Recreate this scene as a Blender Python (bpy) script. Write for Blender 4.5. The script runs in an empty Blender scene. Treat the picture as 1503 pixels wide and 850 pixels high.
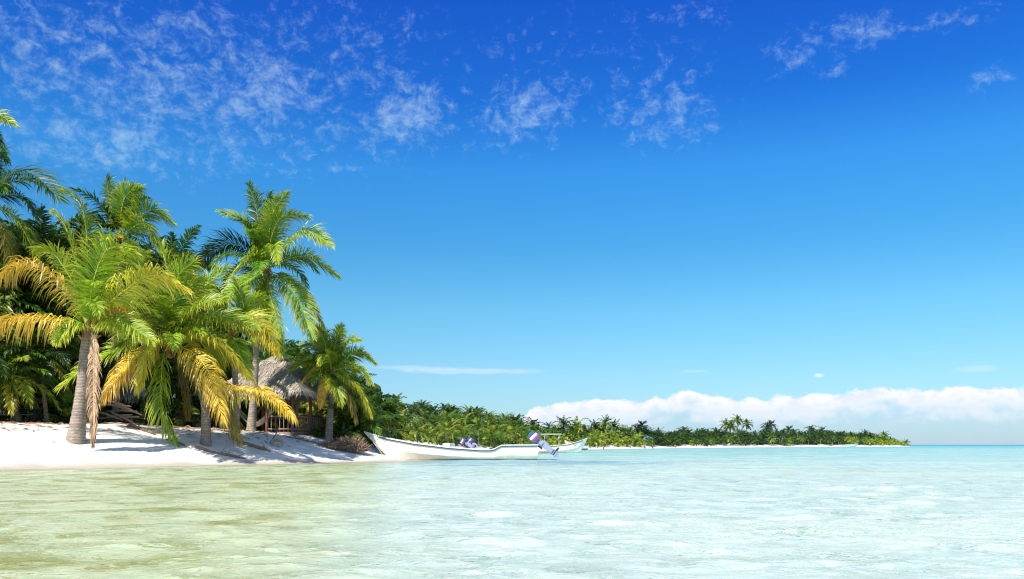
import bpy, bmesh, math, random
import numpy as np
from mathutils import Vector, Matrix, Euler

# ------------------------------------------------------------------ basics
scene = bpy.context.scene
COL = scene.collection
F = 1250.0            # focal length in photo pixels (photo is 1503 wide)
CX, CY = 751.5, 653.0 # principal column, horizon row
HC = 0.8              # camera height above the water
rnd = random.Random(7)

def P(px, py, Y):
    return Vector(((px - CX) / F * Y, Y, HC - (py - CY) / F * Y))
def R(a): return math.radians(a)

def link(o, parent=None):
    COL.objects.link(o)
    if parent is not None: o.parent = parent
    return o
def tag(o, label=None, cat=None, group=None, kind=None):
    if label: o['label'] = label
    if cat: o['category'] = cat
    if group: o['group'] = group
    if kind: o['kind'] = kind
    return o
def empty(name, loc, rz=0.0):
    o = bpy.data.objects.new(name, None)
    o.location = loc; o.rotation_euler = (0, 0, rz)
    o.empty_display_size = 0.2
    return link(o)

# ------------------------------------------------------------------ mesh helper
class MB:
    """collects geometry, builds one mesh object"""
    def __init__(s):
        s.v = []; s.f = []; s.c = []; s.n = 0; s.mi = []
    def add(s, verts, faces, col=(1, 1, 1), mi=0):
        verts = np.asarray(verts, dtype=np.float32).reshape(-1, 3)
        k = len(verts)
        col = np.asarray(col, dtype=np.float32)
        if col.ndim == 1: col = np.tile(col[:3], (k, 1))
        s.v.append(verts); s.c.append(col)
        off = s.n
        for fc in faces: s.f.append(tuple(int(i) + off for i in fc))
        s.mi.extend([mi] * len(faces))
        s.n += k
    def box(s, c, size, rot=None, col=(1, 1, 1), taper=1.0, mi=0, bev=0.0):
        hx, hy, hz = size[0] / 2, size[1] / 2, size[2] / 2
        bm = bmesh.new()
        pts = [(-hx, -hy, -hz), (hx, -hy, -hz), (hx, hy, -hz), (-hx, hy, -hz),
               (-hx * taper, -hy * taper, hz), (hx * taper, -hy * taper, hz), (hx * taper, hy * taper, hz), (-hx * taper, hy * taper, hz)]
        vs = [bm.verts.new(p) for p in pts]
        for f in ((3, 2, 1, 0), (4, 5, 6, 7), (0, 1, 5, 4), (1, 2, 6, 5), (2, 3, 7, 6), (3, 0, 4, 7)):
            bm.faces.new([vs[i] for i in f])
        if bev > 0:
            bmesh.ops.bevel(bm, geom=bm.edges[:] , offset=bev, segments=3, affect='EDGES', profile=0.6)
        bm.verts.index_update()
        m = rot if rot is not None else Matrix.Identity(3)
        c = Vector(c)
        s.add([tuple(m @ v.co + c) for v in bm.verts], [[v.index for v in f.verts] for f in bm.faces], col, mi)
        bm.free()
        return s
    def tube(s, pts, rad, n=8, col=(1, 1, 1), cap=True, mi=0, cols=None, flat=None):
        pts = [Vector(p) for p in pts]
        if not hasattr(rad, '__len__'): rad = [rad] * len(pts)
        t0 = (pts[1] - pts[0]).normalized()
        a = t0.orthogonal().normalized()
        V = []; CC = []
        for i, p in enumerate(pts):
            if i == 0: t = t0
            elif i == len(pts) - 1: t = (pts[i] - pts[i - 1]).normalized()
            else: t = (pts[i + 1] - pts[i - 1]).normalized()
            a = (a - t * a.dot(t)).normalized(); b = t.cross(a)
            for k in range(n):
                an = 2 * math.pi * k / n
                V.append(tuple(p + (a * math.cos(an) + b * math.sin(an) * (flat or 1)) * rad[i]))
                CC.append(cols[i] if cols else col)
        Fc = []
        for i in range(len(pts) - 1):
            for k in range(n):
                k2 = (k + 1) % n
                Fc.append((i * n + k, i * n + k2, (i + 1) * n + k2, (i + 1) * n + k))
        if cap:
            Fc.append(tuple(range(n - 1, -1, -1)))
            Fc.append(tuple((len(pts) - 1) * n + k for k in range(n)))
        s.add(V, Fc, CC, mi)
        return s
    def ball(s, c, r, col=(1, 1, 1), sub=1, scale=(1, 1, 1), mi=0, rot=None):
        bm = bmesh.new()
        bmesh.ops.create_icosphere(bm, subdivisions=sub, radius=r)
        bm.verts.index_update()
        m = rot if rot is not None else Matrix.Identity(3)
        c = Vector(c)
        s.add([tuple(m @ Vector((v.co.x * scale[0], v.co.y * scale[1], v.co.z * scale[2])) + c) for v in bm.verts],
              [[v.index for v in f.verts] for f in bm.faces], col, mi)
        bm.free()
        return s
    def mesh(s, name, mats, smooth=False, origin=None):
        v = np.concatenate(s.v) if s.v else np.zeros((0, 3), np.float32)
        if origin is not None: v = v - np.array(origin, dtype=np.float32)
        me = bpy.data.meshes.new(name)
        me.from_pydata(v.tolist(), [], s.f)
        at = me.attributes.new('tint', 'FLOAT_COLOR', 'POINT')
        c = np.concatenate(s.c)
        at.data.foreach_set('color', np.concatenate([c, np.ones((len(c), 1), np.float32)], 1).ravel())
        if not isinstance(mats, (list, tuple)): mats = [mats]
        for m in mats: me.materials.append(m)
        if len(mats) > 1: me.polygons.foreach_set('material_index', s.mi)
        if smooth: me.shade_smooth()
        me.update()
        return me
    def build(s, name, mats, parent=None, smooth=False):
        """vertices are in the parent's local space (parent has identity-free transform) """
        o = bpy.data.objects.new(name, s.mesh(name, mats, smooth))
        return link(o, parent)

# ------------------------------------------------------------------ materials
def newmat(name):
    m = bpy.data.materials.new(name); m.use_nodes = True
    nt = m.node_tree; nt.nodes.clear()
    out = nt.nodes.new('ShaderNodeOutputMaterial')
    return m, nt, out
def N(nt, typ, **kw):
    n = nt.nodes.new(typ)
    for k, v in kw.items():
        if k.startswith('i_'):
            key = k[2:]
            key = int(key) if key.isdigit() else key.replace('_', ' ')
            n.inputs[key].default_value = v
        else: setattr(n, k, v)
    return n
def L(nt, a, b): nt.links.new(a, b)
def math_(nt, op, a, b=None, c=None, clamp=False):
    n = nt.nodes.new('ShaderNodeMath'); n.operation = op; n.use_clamp = clamp
    for i, x in enumerate((a, b, c)):
        if x is None: continue
        if hasattr(x, 'is_linked') or hasattr(x, 'links'): nt.links.new(x, n.inputs[i])
        else: n.inputs[i].default_value = x
    return n.outputs[0]
def mixc(nt, fac, a, b, mode='MIX'):
    n = nt.nodes.new('ShaderNodeMix'); n.data_type = 'RGBA'; n.blend_type = mode
    for key, x in ((0, fac), (6, a), (7, b)):
        if hasattr(x, 'links'): nt.links.new(x, n.inputs[key])
        elif isinstance(x, (int, float)): n.inputs[key].default_value = x
        else: n.inputs[key].default_value = (*x[:3], 1)
    return n.outputs[2]
def ramp(nt, fac, stops, interp='LINEAR'):
    n = nt.nodes.new('ShaderNodeValToRGB'); nt.links.new(fac, n.inputs[0])
    cr = n.color_ramp; cr.interpolation = interp
    while len(cr.elements) < len(stops): cr.elements.new(0.5)
    for e, (p, c) in zip(cr.elements, stops):
        e.position = p
        e.color = (c, c, c, 1) if isinstance(c, (int, float)) else (*c[:3], 1)
    return n.outputs[0]
def smooth(nt, x, a, b):
    n = nt.nodes.new('ShaderNodeMapRange'); n.interpolation_type = 'SMOOTHSTEP'
    if hasattr(x, 'links'): nt.links.new(x, n.inputs[0])
    n.inputs[1].default_value = a; n.inputs[2].default_value = b
    return n.outputs[0]
def noise(nt, vec, scale, detail=4, rough=0.55, dist=0.0, dim='3D'):
    n = N(nt, 'ShaderNodeTexNoise', noise_dimensions=dim)
    n.inputs['Scale'].default_value = scale; n.inputs['Detail'].default_value = detail
    n.inputs['Roughness'].default_value = rough; n.inputs['Distortion'].default_value = dist
    if vec is not None: nt.links.new(vec, n.inputs['Vector'])
    return n.outputs[0]
def mapping(nt, vec, scale=(1, 1, 1), loc=(0, 0, 0), rot=(0, 0, 0)):
    n = nt.nodes.new('ShaderNodeMapping'); nt.links.new(vec, n.inputs[0])
    n.inputs['Scale'].default_value = scale; n.inputs['Location'].default_value = loc; n.inputs['Rotation'].default_value = rot
    return n.outputs[0]

def simple(name, color, rough=0.6, spec=0.4, vary=0.15, nscale=6.0, bump=0.0, bscale=20.0, metal=0.0, tint=False, stretch=(1, 1, 1), coat=0.0):
    m, nt, out = newmat(name)
    bs = N(nt, 'ShaderNodeBsdfPrincipled')
    bs.inputs['Roughness'].default_value = rough; bs.inputs['Metallic'].default_value = metal
    bs.inputs['Specular IOR Level'].default_value = spec; bs.inputs['Coat Weight'].default_value = coat
    co = N(nt, 'ShaderNodeTexCoord').outputs['Object']
    co = mapping(nt, co, stretch)
    nz = noise(nt, co, nscale, 5, 0.6)
    dark = tuple(c * (1 - vary) for c in color); lite = tuple(min(1, c * (1 + vary)) for c in color)
    c = ramp(nt, nz, [(0.3, dark), (0.7, lite)])
    if tint:
        a = N(nt, 'ShaderNodeAttribute', attribute_name='tint')
        c = mixc(nt, 1.0, c, a.outputs[0], 'MULTIPLY')
    L(nt, c, bs.inputs['Base Color'])
    if bump > 0:
        b = N(nt, 'ShaderNodeBump'); b.inputs['Strength'].default_value = bump; b.inputs['Distance'].default_value = 0.02
        L(nt, noise(nt, co, bscale, 4, 0.6), b.inputs['Height']); L(nt, b.outputs[0], bs.inputs['Normal'])
    L(nt, bs.outputs[0], out.inputs[0])
    return m

def leaf_mat(name, gain=1.0, trans=0.32, rough=0.42):
    m, nt, out = newmat(name)
    a = N(nt, 'ShaderNodeAttribute', attribute_name='tint')
    geo = N(nt, 'ShaderNodeNewGeometry')
    oi = N(nt, 'ShaderNodeObjectInfo')
    nz = noise(nt, geo.outputs['Position'], 1.7, 3, 0.6)
    k = math_(nt, 'MULTIPLY_ADD', nz, 0.7, 0.65)
    k = math_(nt, 'MULTIPLY', k, math_(nt, 'MULTIPLY_ADD', oi.outputs['Random'], 0.35, 0.83))
    k = math_(nt, 'MULTIPLY', k, gain)
    vm = N(nt, 'ShaderNodeVectorMath', operation='SCALE'); L(nt, a.outputs[0], vm.inputs[0]); L(nt, k, vm.inputs['Scale'])
    bs = N(nt, 'ShaderNodeBsdfPrincipled'); bs.inputs['Roughness'].default_value = rough
    bs.inputs['Specular IOR Level'].default_value = 0.5
    L(nt, vm.outputs[0], bs.inputs['Base Color'])
    tr = N(nt, 'ShaderNodeBsdfTranslucent')
    tc = mixc(nt, 1.0, vm.outputs[0], (1.25, 1.15, 0.5), 'MULTIPLY')
    L(nt, tc, tr.inputs[0])
    mx = N(nt, 'ShaderNodeMixShader'); mx.inputs[0].default_value = trans
    L(nt, bs.outputs[0], mx.inputs[1]); L(nt, tr.outputs[0], mx.inputs[2]); L(nt, mx.outputs[0], out.inputs[0])
    return m

def bark_mat():
    m, nt, out = newmat('palm_bark')
    geo = N(nt, 'ShaderNodeTexCoord')
    a = N(nt, 'ShaderNodeAttribute', attribute_name='tint')
    sep = N(nt, 'ShaderNodeSeparateXYZ'); L(nt, geo.outputs['Object'], sep.inputs[0])
    w = N(nt, 'ShaderNodeTexWave', wave_type='BANDS', bands_direction='Z')
    w.inputs['Scale'].default_value = 2.6; w.inputs['Distortion'].default_value = 3.0; w.inputs['Detail'].default_value = 3
    w.inputs['Detail Scale'].default_value = 2.2
    L(nt, geo.outputs['Object'], w.inputs[0])
    nz = noise(nt, geo.outputs['Object'], 5, 5, 0.65)
    fine = noise(nt, mapping(nt, geo.outputs['Object'], (18, 18, 3)), 3, 5, 0.7)
    c = ramp(nt, nz, [(0.3, (0.26, 0.205, 0.15)), (0.55, (0.41, 0.34, 0.27)), (0.75, (0.55, 0.48, 0.41))])
    c = mixc(nt, math_(nt, 'MULTIPLY', ramp(nt, w.outputs[1], [(0.0, 1.0), (0.28, 0.0)]), 0.55), c, (0.16, 0.115, 0.08))
    c = mixc(nt, math_(nt, 'MULTIPLY', fine, 0.4), c, (0.2, 0.15, 0.11))
    c = mixc(nt, 1.0, c, a.outputs[0], 'MULTIPLY')
    bs = N(nt, 'ShaderNodeBsdfPrincipled'); bs.inputs['Roughness'].default_value = 0.85; bs.inputs['Specular IOR Level'].default_value = 0.2
    L(nt, c, bs.inputs['Base Color'])
    b = N(nt, 'ShaderNodeBump'); b.inputs['Strength'].default_value = 0.6; b.inputs['Distance'].default_value = 0.03
    L(nt, math_(nt, 'ADD', math_(nt, 'MULTIPLY', w.outputs[1], 0.6), fine), b.inputs['Height']); L(nt, b.outputs[0], bs.inputs['Normal'])
    L(nt, bs.outputs[0], out.inputs[0])
    return m

def thatch_mat():
    m, nt, out = newmat('thatch')
    a = N(nt, 'ShaderNodeAttribute', attribute_name='tint')
    tc = N(nt, 'ShaderNodeTexCoord').outputs['Object']
    nz = noise(nt, tc, 2.2, 5, 0.65)
    f = noise(nt, mapping(nt, tc, (14, 14, 5)), 2.5, 5, 0.7)
    c = ramp(nt, nz, [(0.3, (0.36, 0.33, 0.30)), (0.5, (0.60, 0.56, 0.52)), (0.72, (0.76, 0.72, 0.67))])
    c = mixc(nt, math_(nt, 'MULTIPLY', ramp(nt, f, [(0.35, 1.0), (0.6, 0.0)]), 0.6), c, (0.13, 0.11, 0.095))
    c = mixc(nt, 1.0, c, a.outputs[0], 'MULTIPLY'); c = mixc(nt, 1.0, c, (1.0, .95, .87), 'MULTIPLY')
    bs = N(nt, 'ShaderNodeBsdfPrincipled'); bs.inputs['Roughness'].default_value = 0.9; bs.inputs['Specular IOR Level'].default_value = 0.15
    L(nt, c, bs.inputs['Base Color']); L(nt, bs.outputs[0], out.inputs[0])
    return m

M = {}
M['leaf'] = leaf_mat('palm_leaf', 1.2)
M['far_leaf'] = leaf_mat('distant_palm_leaf', 0.75, 0.3, 0.45)
M['dry'] = leaf_mat('dry_palm_leaf', 1.0, 0.12, 0.7)
M['bark'] = bark_mat()
M['thatch'] = thatch_mat()
M['boots'] = simple('palm_fibre', (0.24, 0.15, 0.085), 0.9, 0.1, 0.45, 9, 0.6, 25, tint=True, stretch=(1, 1, .4))
M['wood'] = simple('weathered_wood', (0.30, 0.22, 0.17), 0.8, 0.2, 0.35, 4, 0.4, 18, stretch=(4, 4, 1), tint=True)
M['redwood'] = simple('reddish_post_wood', (0.22, 0.105, 0.075), 0.75, 0.25, 0.3, 5, 0.4, 18, stretch=(5, 5, 1))
M['darkwood'] = simple('dark_painted_wood', (0.022, 0.035, 0.042), 0.55, 0.35, 0.3, 5, 0.2, 20)
M['twig'] = simple('dry_twigs', (0.34, 0.25, 0.17), 0.85, 0.15, 0.35, 7, 0.3, 30, tint=True)
M['gelcoat'] = simple('white_boat_paint', (0.78, 0.765, 0.71), 0.28, 0.5, 0.09, 2.2, 0.05, 6, coat=0.3, tint=True)
M['rail'] = simple('dark_rub_rail', (0.035, 0.06, 0.075), 0.45, 0.4, 0.2, 6)
M['aqua'] = simple('turquoise_boat_paint', (0.22, 0.62, 0.68), 0.4, 0.4, 0.08, 3)
M['navy'] = simple('motor_blue_paint', (0.055, 0.085, 0.22), 0.3, 0.5, 0.1, 4, coat=0.5)
M['motorgrey'] = simple('motor_grey_paint', (0.30, 0.33, 0.45), 0.35, 0.5, 0.1, 5, coat=0.3)
M['white'] = simple('white_stripe_paint', (0.8, 0.8, 0.8), 0.35, 0.5, 0.04, 5)
M['red'] = simple('red_stripe_paint', (0.65, 0.04, 0.04), 0.35, 0.5, 0.06, 5)
M['black'] = simple('black_rubber', (0.02, 0.02, 0.022), 0.6, 0.3, 0.2, 8)
M['metal'] = simple('bare_metal', (0.5, 0.5, 0.52), 0.35, 0.5, 0.1, 6, metal=0.8)
M['rope'] = simple('pale_rope', (0.5, 0.43, 0.33), 0.9, 0.1, 0.3, 30, 0.4, 60)
M['blue'] = simple('blue_fabric', (0.06, 0.22, 0.55), 0.7, 0.2, 0.1, 5)
M['skin'] = simple('skin', (0.35, 0.19, 0.12), 0.55, 0.3, 0.08, 8)
M['cloth'] = simple('swimwear_cloth', (0.5, 0.5, 0.5), 0.8, 0.2, 0.1, 8, tint=True)
M['hair'] = simple('dark_hair', (0.02, 0.014, 0.01), 0.5, 0.3, 0.2, 20)
M['nut'] = simple('coconut_husk', (0.9, 0.9, 0.9), 0.5, 0.4, 0.15, 8, tint=True)

# ------------------------------------------------------------------ coast line and terrain
coast = [(-60, -40), (-34, -2), (-22, 17), (-16.4, 27), (-14.7, 30.2), (-12.1, 33.3), (-7.9, 38.4), (-5.6, 41.9), (-4.6, 46), (-2.6, 56),
         (0.5, 74), (3.5, 95), (7.5, 120), (13, 143), (22, 167), (44, 215), (80, 275), (119, 322), (160, 365), (187, 402),
         (203, 430), (190, 475), (120, 560), (-100, 700), (-700, 900), (-900, 300), (-500, -200)]
CP = np.array(coast, dtype=np.float64)
def sdist(X, Y):
    """positive inland, negative in the sea"""
    X = np.asarray(X, dtype=np.float64); Y = np.asarray(Y, dtype=np.float64)
    best = np.full(X.shape, 1e18); inside = np.zeros(X.shape, bool)
    n = len(CP)
    for i in range(n):
        ax, ay = CP[i]; bx, by = CP[(i + 1) % n]
        dx, dy = bx - ax, by - ay
        t = np.clip(((X - ax) * dx + (Y - ay) * dy) / (dx * dx + dy * dy), 0, 1)
        best = np.minimum(best, (X - ax - t * dx) ** 2 + (Y - ay - t * dy) ** 2)
        c = ((ay > Y) != (by > Y))
        with np.errstate(divide='ignore', invalid='ignore'):
            xi = ax + (Y - ay) * dx / (dy if dy != 0 else 1e-9)
        inside ^= (c & (X < xi))
    d = np.sqrt(best)
    return np.where(inside, d, -d)
def sstep(t):
    t = np.clip(t, 0, 1); return t * t * (3 - 2 * t)
def vnoise(X, Y, s, seed=0):
    """cheap smooth value noise"""
    x = X * s + seed * 17.3; y = Y * s + seed * 9.1
    xi = np.floor(x); yi = np.floor(y); fx = sstep(x - xi); fy = sstep(y - yi)
    def h(a, b): 
        v = np.sin(a * 127.1 + b * 311.7 + seed * 3.7) * 43758.5453
        return v - np.floor(v)
    return (h(xi, yi) * (1 - fx) + h(xi + 1, yi) * fx) * (1 - fy) + (h(xi, yi + 1) * (1 - fx) + h(xi + 1, yi + 1) * fx) * fy - 0.5
def ground(X, Y):
    X = np.asarray(X, dtype=np.float64); Y = np.asarray(Y, dtype=np.float64)
    s = sdist(X, Y) + 0.5 * vnoise(X, Y, 0.25, 3) + 0.25 * vnoise(X, Y, 0.8, 5)
    H = np.interp(X, [-20, -16, -12, -8, -4], [1.62, 1.56, 1.32, 1.2, 1.0]); H = np.where(Y > 60, 1.0, H)
    w = np.interp(X, [-12, -8, -5], [6.2, 7, 10])
    land = 0.03 * np.clip(s, 0, 2) + H * sstep(s / w)
    rough = sstep((s - 2.5) / 3.0)
    land = land + rough * (0.16 * vnoise(X, Y, 0.55, 1) + 0.08 * vnoise(X, Y, 1.7, 2)) + 0.03 * vnoise(X, Y, 1.1, 8) * sstep(s)
    sea = -1.3 * sstep(-s / 60) - 0.012 * np.clip(-s, 0, 40)
    return np.where(s > 0, land, sea)
def gz(x, y): return float(ground(np.array([x]), np.array([y]))[0])
def on(px, Y, dz=0.0):
    x = (px - CX) / F * Y
    return Vector((x, Y, gz(x, Y) + dz))

def grid_mesh(name, X, Y, Z, mats, attrs=None, smooth_=True, extra=None):
    r, c = X.shape
    v = np.stack([X, Y, Z], -1).reshape(-1, 3)
    idx = np.arange(r * c).reshape(r, c)
    f = np.stack([idx[:-1, :-1], idx[:-1, 1:], idx[1:, 1:], idx[1:, :-1]], -1).reshape(-1, 4)
    if extra is not None:
        ev, ef = extra
        f = np.concatenate([f, np.array(ef) + len(v)]); v = np.concatenate([v, np.array(ev, dtype=float)])
    me = bpy.data.meshes.new(name)
    me.vertices.add(len(v)); me.vertices.foreach_set('co', v.astype(np.float32).ravel())
    me.loops.add(len(f) * 4); me.loops.foreach_set('vertex_index', f.astype(np.int32).ravel())
    me.polygons.add(len(f)); me.polygons.foreach_set('loop_start', np.arange(0, len(f) * 4, 4, dtype=np.int32))
    me.update(calc_edges=True); me.validate()
    if attrs:
        for k, a in attrs.items():
            at = me.attributes.new(k, 'FLOAT', 'POINT')
            a = a.ravel()
            if len(a) < len(v): a = np.concatenate([a, np.full(len(v) - len(a), a.max())])
            at.data.foreach_set('value', a.astype(np.float32))
    me.materials.append(mats)
    if smooth_: me.shade_smooth()
    o = bpy.data.objects.new(name, me)
    return link(o)

def sand_mat():
    m, nt, out = newmat('coral_sand')
    pos = N(nt, 'ShaderNodeNewGeometry').outputs['Position']
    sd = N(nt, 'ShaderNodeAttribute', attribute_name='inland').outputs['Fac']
    n1 = noise(nt, pos, 0.7, 5, 0.6); n2 = noise(nt, pos, 9, 5, 0.7)
    c = ramp(nt, n1, [(0.3, (0.79, 0.75, 0.69)), (0.7, (0.84, 0.81, 0.765))])
    # wet strip next to the water, darker and warmer
    wet = math_(nt, 'SUBTRACT', 1.0, smooth(nt, math_(nt, 'ADD', sd, math_(nt, 'MULTIPLY', math_(nt, 'SUBTRACT', n1, 0.5), 1.2)), 0.3, 1.7))
    c = mixc(nt, math_(nt, 'MULTIPLY', wet, 0.85), c, (0.44, 0.38, 0.29))
    # litter-stained, browner sand under the palms
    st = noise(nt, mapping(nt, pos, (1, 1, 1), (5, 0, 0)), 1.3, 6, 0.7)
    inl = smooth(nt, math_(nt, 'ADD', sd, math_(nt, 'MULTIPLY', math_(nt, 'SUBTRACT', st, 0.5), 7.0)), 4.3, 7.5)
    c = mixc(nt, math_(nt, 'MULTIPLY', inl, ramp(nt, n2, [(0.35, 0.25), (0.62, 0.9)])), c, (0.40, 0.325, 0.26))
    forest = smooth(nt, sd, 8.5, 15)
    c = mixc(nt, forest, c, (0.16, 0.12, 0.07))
    bs = N(nt, 'ShaderNodeBsdfPrincipled'); bs.inputs['Roughness'].default_value = 0.9; bs.inputs['Specular IOR Level'].default_value = 0.2
    L(nt, c, bs.inputs['Base Color'])
    b = N(nt, 'ShaderNodeBump'); b.inputs['Strength'].default_value = 0.5; b.inputs['Distance'].default_value = 0.05
    L(nt, math_(nt, 'ADD', noise(nt, pos, 3.0, 6, 0.65), math_(nt, 'MULTIPLY', n2, 0.3)), b.inputs['Height'])
    L(nt, b.outputs[0], bs.inputs['Normal']); L(nt, bs.outputs[0], out.inputs[0])
    return m

rows = np.exp(np.linspace(math.log(4.0), math.log(1500.0), 620))
cols = np.linspace(-1.25, 1.0, 520)
Yg = np.repeat(rows[:, None], len(cols), 1); Xg = cols[None, :] * (Yg + 8)
Zg = ground(Xg, Yg)
BIG = 30000.0
apron = ([(-BIG, -BIG, -3.2), (BIG, -BIG, -3.2), (BIG, BIG, -3.2), (-BIG, BIG, -3.2)], [(0, 1, 2, 3)])
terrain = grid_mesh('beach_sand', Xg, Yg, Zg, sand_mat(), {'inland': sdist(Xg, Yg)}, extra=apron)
tag(terrain, kind='structure')

# ------------------------------------------------------------------ water
def water_mat():
    m, nt, out = newmat('lagoon_water')
    pos = N(nt, 'ShaderNodeNewGeometry').outputs['Position']
    sep = N(nt, 'ShaderNodeSeparateXYZ'); L(nt, pos, sep.inputs[0])
    off = N(nt, 'ShaderNodeAttribute', attribute_name='offshore').outputs['Fac']   # metres out from the shore
    dist = N(nt, 'ShaderNodeVectorMath', operation='LENGTH'); L(nt, pos, dist.inputs[0]); dist = dist.outputs['Value']
    # --- ripples
    p2 = mapping(nt, pos, (0.75, 1.15, 1), (0, 0, 0), (0, 0, 0.35))
    w1 = noise(nt, p2, 2.2, 3, 0.55, 0.6)
    w2 = noise(nt, mapping(nt, pos, (0.7, 1.2, 1), (3, 1, 0), (0, 0, -0.4)), 6.5, 3, 0.6, 0.8)
    w3 = noise(nt, pos, 0.35, 3, 0.5)
    hgt = math_(nt, 'ADD', math_(nt, 'ADD', math_(nt, 'MULTIPLY', w1, 1.0), math_(nt, 'MULTIPLY', w2, 0.38)), math_(nt, 'MULTIPLY', noise(nt, pos, 17, 2, 0.5), 0.07))
    b = N(nt, 'ShaderNodeBump'); gustp = noise(nt, mapping(nt, pos, (0.5, 0.9, 1), (7, 0, 0)), 0.22, 3, 0.5)
    L(nt, math_(nt, 'MULTIPLY_ADD', smooth(nt, gustp, 0.5, 0.62), 0.6, 0.4), b.inputs['Strength']); b.inputs['Distance'].default_value = 0.17
    L(nt, hgt, b.inputs['Height'])
    # --- what lies under the water: sand with weed and dead coral patches; the ripple tilt shifts what is seen
    nrm = N(nt, 'ShaderNodeVectorMath', operation='MULTIPLY'); L(nt, b.outputs[0], nrm.inputs[0]); nrm.inputs[1].default_value = (0.9, 0.9, 0)
    gp = N(nt, 'ShaderNodeVectorMath', operation='ADD'); L(nt, pos, gp.inputs[0]); L(nt, nrm.outputs[0], gp.inputs[1]); gp = gp.outputs[0]
    bed = noise(nt, mapping(nt, gp, (0.75, 0.95, 0)), 3.4, 6, 0.68, 0.5)
    bed2 = noise(nt, mapping(nt, gp, (1, 1.1, 0), (9, 4, 0)), 1.2, 5, 0.68)
    c = ramp(nt, bed, [(0.35, (0.16, 0.22, 0.14)), (0.405, (0.32, 0.42, 0.33)), (0.45, (0.45, 0.55, 0.475)), (0.56, (0.51, 0.60, 0.525)), (0.64, (0.68, 0.73, 0.61))])
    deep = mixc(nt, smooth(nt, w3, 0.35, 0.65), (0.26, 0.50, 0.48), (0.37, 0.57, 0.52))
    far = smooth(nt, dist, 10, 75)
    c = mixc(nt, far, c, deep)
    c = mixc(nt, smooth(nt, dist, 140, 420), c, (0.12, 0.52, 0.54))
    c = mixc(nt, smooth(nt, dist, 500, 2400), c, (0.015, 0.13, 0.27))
    # wind-ruffled patch off the beached boat, its sky reflection painted in as blue
    refl_vec = N(nt, 'ShaderNodeVectorMath', operation='MULTIPLY_ADD'); L(nt, pos, refl_vec.inputs[0]); refl_vec.inputs[1].default_value = (1 / 7.5, 1 / 6.0, 0); refl_vec.inputs[2].default_value = (0.2 / 7.5, -38.5 / 6.0, 0)
    refl_len = N(nt, 'ShaderNodeVectorMath', operation='LENGTH'); L(nt, refl_vec.outputs[0], refl_len.inputs[0])
    refl_patch = math_(nt, 'SUBTRACT', 1.0, smooth(nt, math_(nt, 'ADD', refl_len.outputs['Value'], math_(nt, 'MULTIPLY', math_(nt, 'SUBTRACT', noise(nt, mapping(nt, pos, (0.5, 1, 1)), 0.6, 4, 0.65), 0.5), 2.6)), 0.45, 1.15))
    c = mixc(nt, math_(nt, 'MULTIPLY', refl_patch, 0.6), c, (0.15, 0.33, 0.46))
    # weed beds close to the beach on the left
    wx = math_(nt, 'ADD', sep.outputs[0], math_(nt, 'MULTIPLY', sep.outputs[1], 0.14))
    left = math_(nt, 'SUBTRACT', 1.0, smooth(nt, math_(nt, 'ADD', wx, math_(nt, 'MULTIPLY', math_(nt, 'SUBTRACT', bed2, 0.5), 3.0)), -1.6, 0.6))
    left = math_(nt, 'MULTIPLY', left, math_(nt, 'SUBTRACT', 1.0, smooth(nt, dist, 30, 46)))
    c = mixc(nt, math_(nt, 'MULTIPLY', left, 0.74), c, (0.48, 0.555, 0.31))
    c = mixc(nt, math_(nt, 'MULTIPLY', math_(nt, 'MULTIPLY', left, ramp(nt, bed2, [(0.50, 0.0), (0.57, 1.0)])), 0.75), c, (0.20, 0.21, 0.03))
    c = mixc(nt, math_(nt, 'MULTIPLY', math_(nt, 'MULTIPLY', left, ramp(nt, bed, [(0.57, 0.0), (0.63, 1.0)])), 0.5), c, (0.50, 0.33, 0.10))
    df = N(nt, 'ShaderNodeBsdfDiffuse'); L(nt, c, df.inputs[0])
    g0 = N(nt, 'ShaderNodeBsdfGlossy'); L(nt, math_(nt, 'MULTIPLY_ADD', smooth(nt, dist, 20, 400), 0.25, 0.05), g0.inputs['Roughness']); L(nt, b.outputs[0], g0.inputs['Normal'])
    f0 = N(nt, 'ShaderNodeFresnel'); f0.inputs[0].default_value = 1.33; L(nt, b.outputs[0], f0.inputs['Normal'])
    bs = N(nt, 'ShaderNodeMixShader'); L(nt, math_(nt, 'MULTIPLY', f0.outputs[0], math_(nt, 'MULTIPLY_ADD', refl_patch, 0.2, 0.62)), bs.inputs[0]); L(nt, df.outputs[0], bs.inputs[1]); L(nt, g0.outputs[0], bs.inputs[2])
    # shallow edge: the sand shows through a thin glossy film
    tr = N(nt, 'ShaderNodeBsdfTransparent'); tr.inputs[0].default_value = (0.95, 0.98, 0.93, 1)
    gl = N(nt, 'ShaderNodeBsdfGlossy'); gl.inputs['Roughness'].default_value = 0.06; L(nt, b.outputs[0], gl.inputs['Normal'])
    fr = N(nt, 'ShaderNodeFresnel'); fr.inputs[0].default_value = 1.33; L(nt, b.outputs[0], fr.inputs['Normal'])
    film = N(nt, 'ShaderNodeMixShader'); L(nt, math_(nt, 'MULTIPLY', fr.outputs[0], 0.6), film.inputs[0]); L(nt, tr.outputs[0], film.inputs[1]); L(nt, gl.outputs[0], film.inputs[2])
    mx = N(nt, 'ShaderNodeMixShader'); L(nt, smooth(nt, off, 0.0, 3.2), mx.inputs[0])
    L(nt, film.outputs[0], mx.inputs[1]); L(nt, bs.outputs[0], mx.inputs[2]); L(nt, mx.outputs[0], out.inputs[0])
    return m

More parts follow.
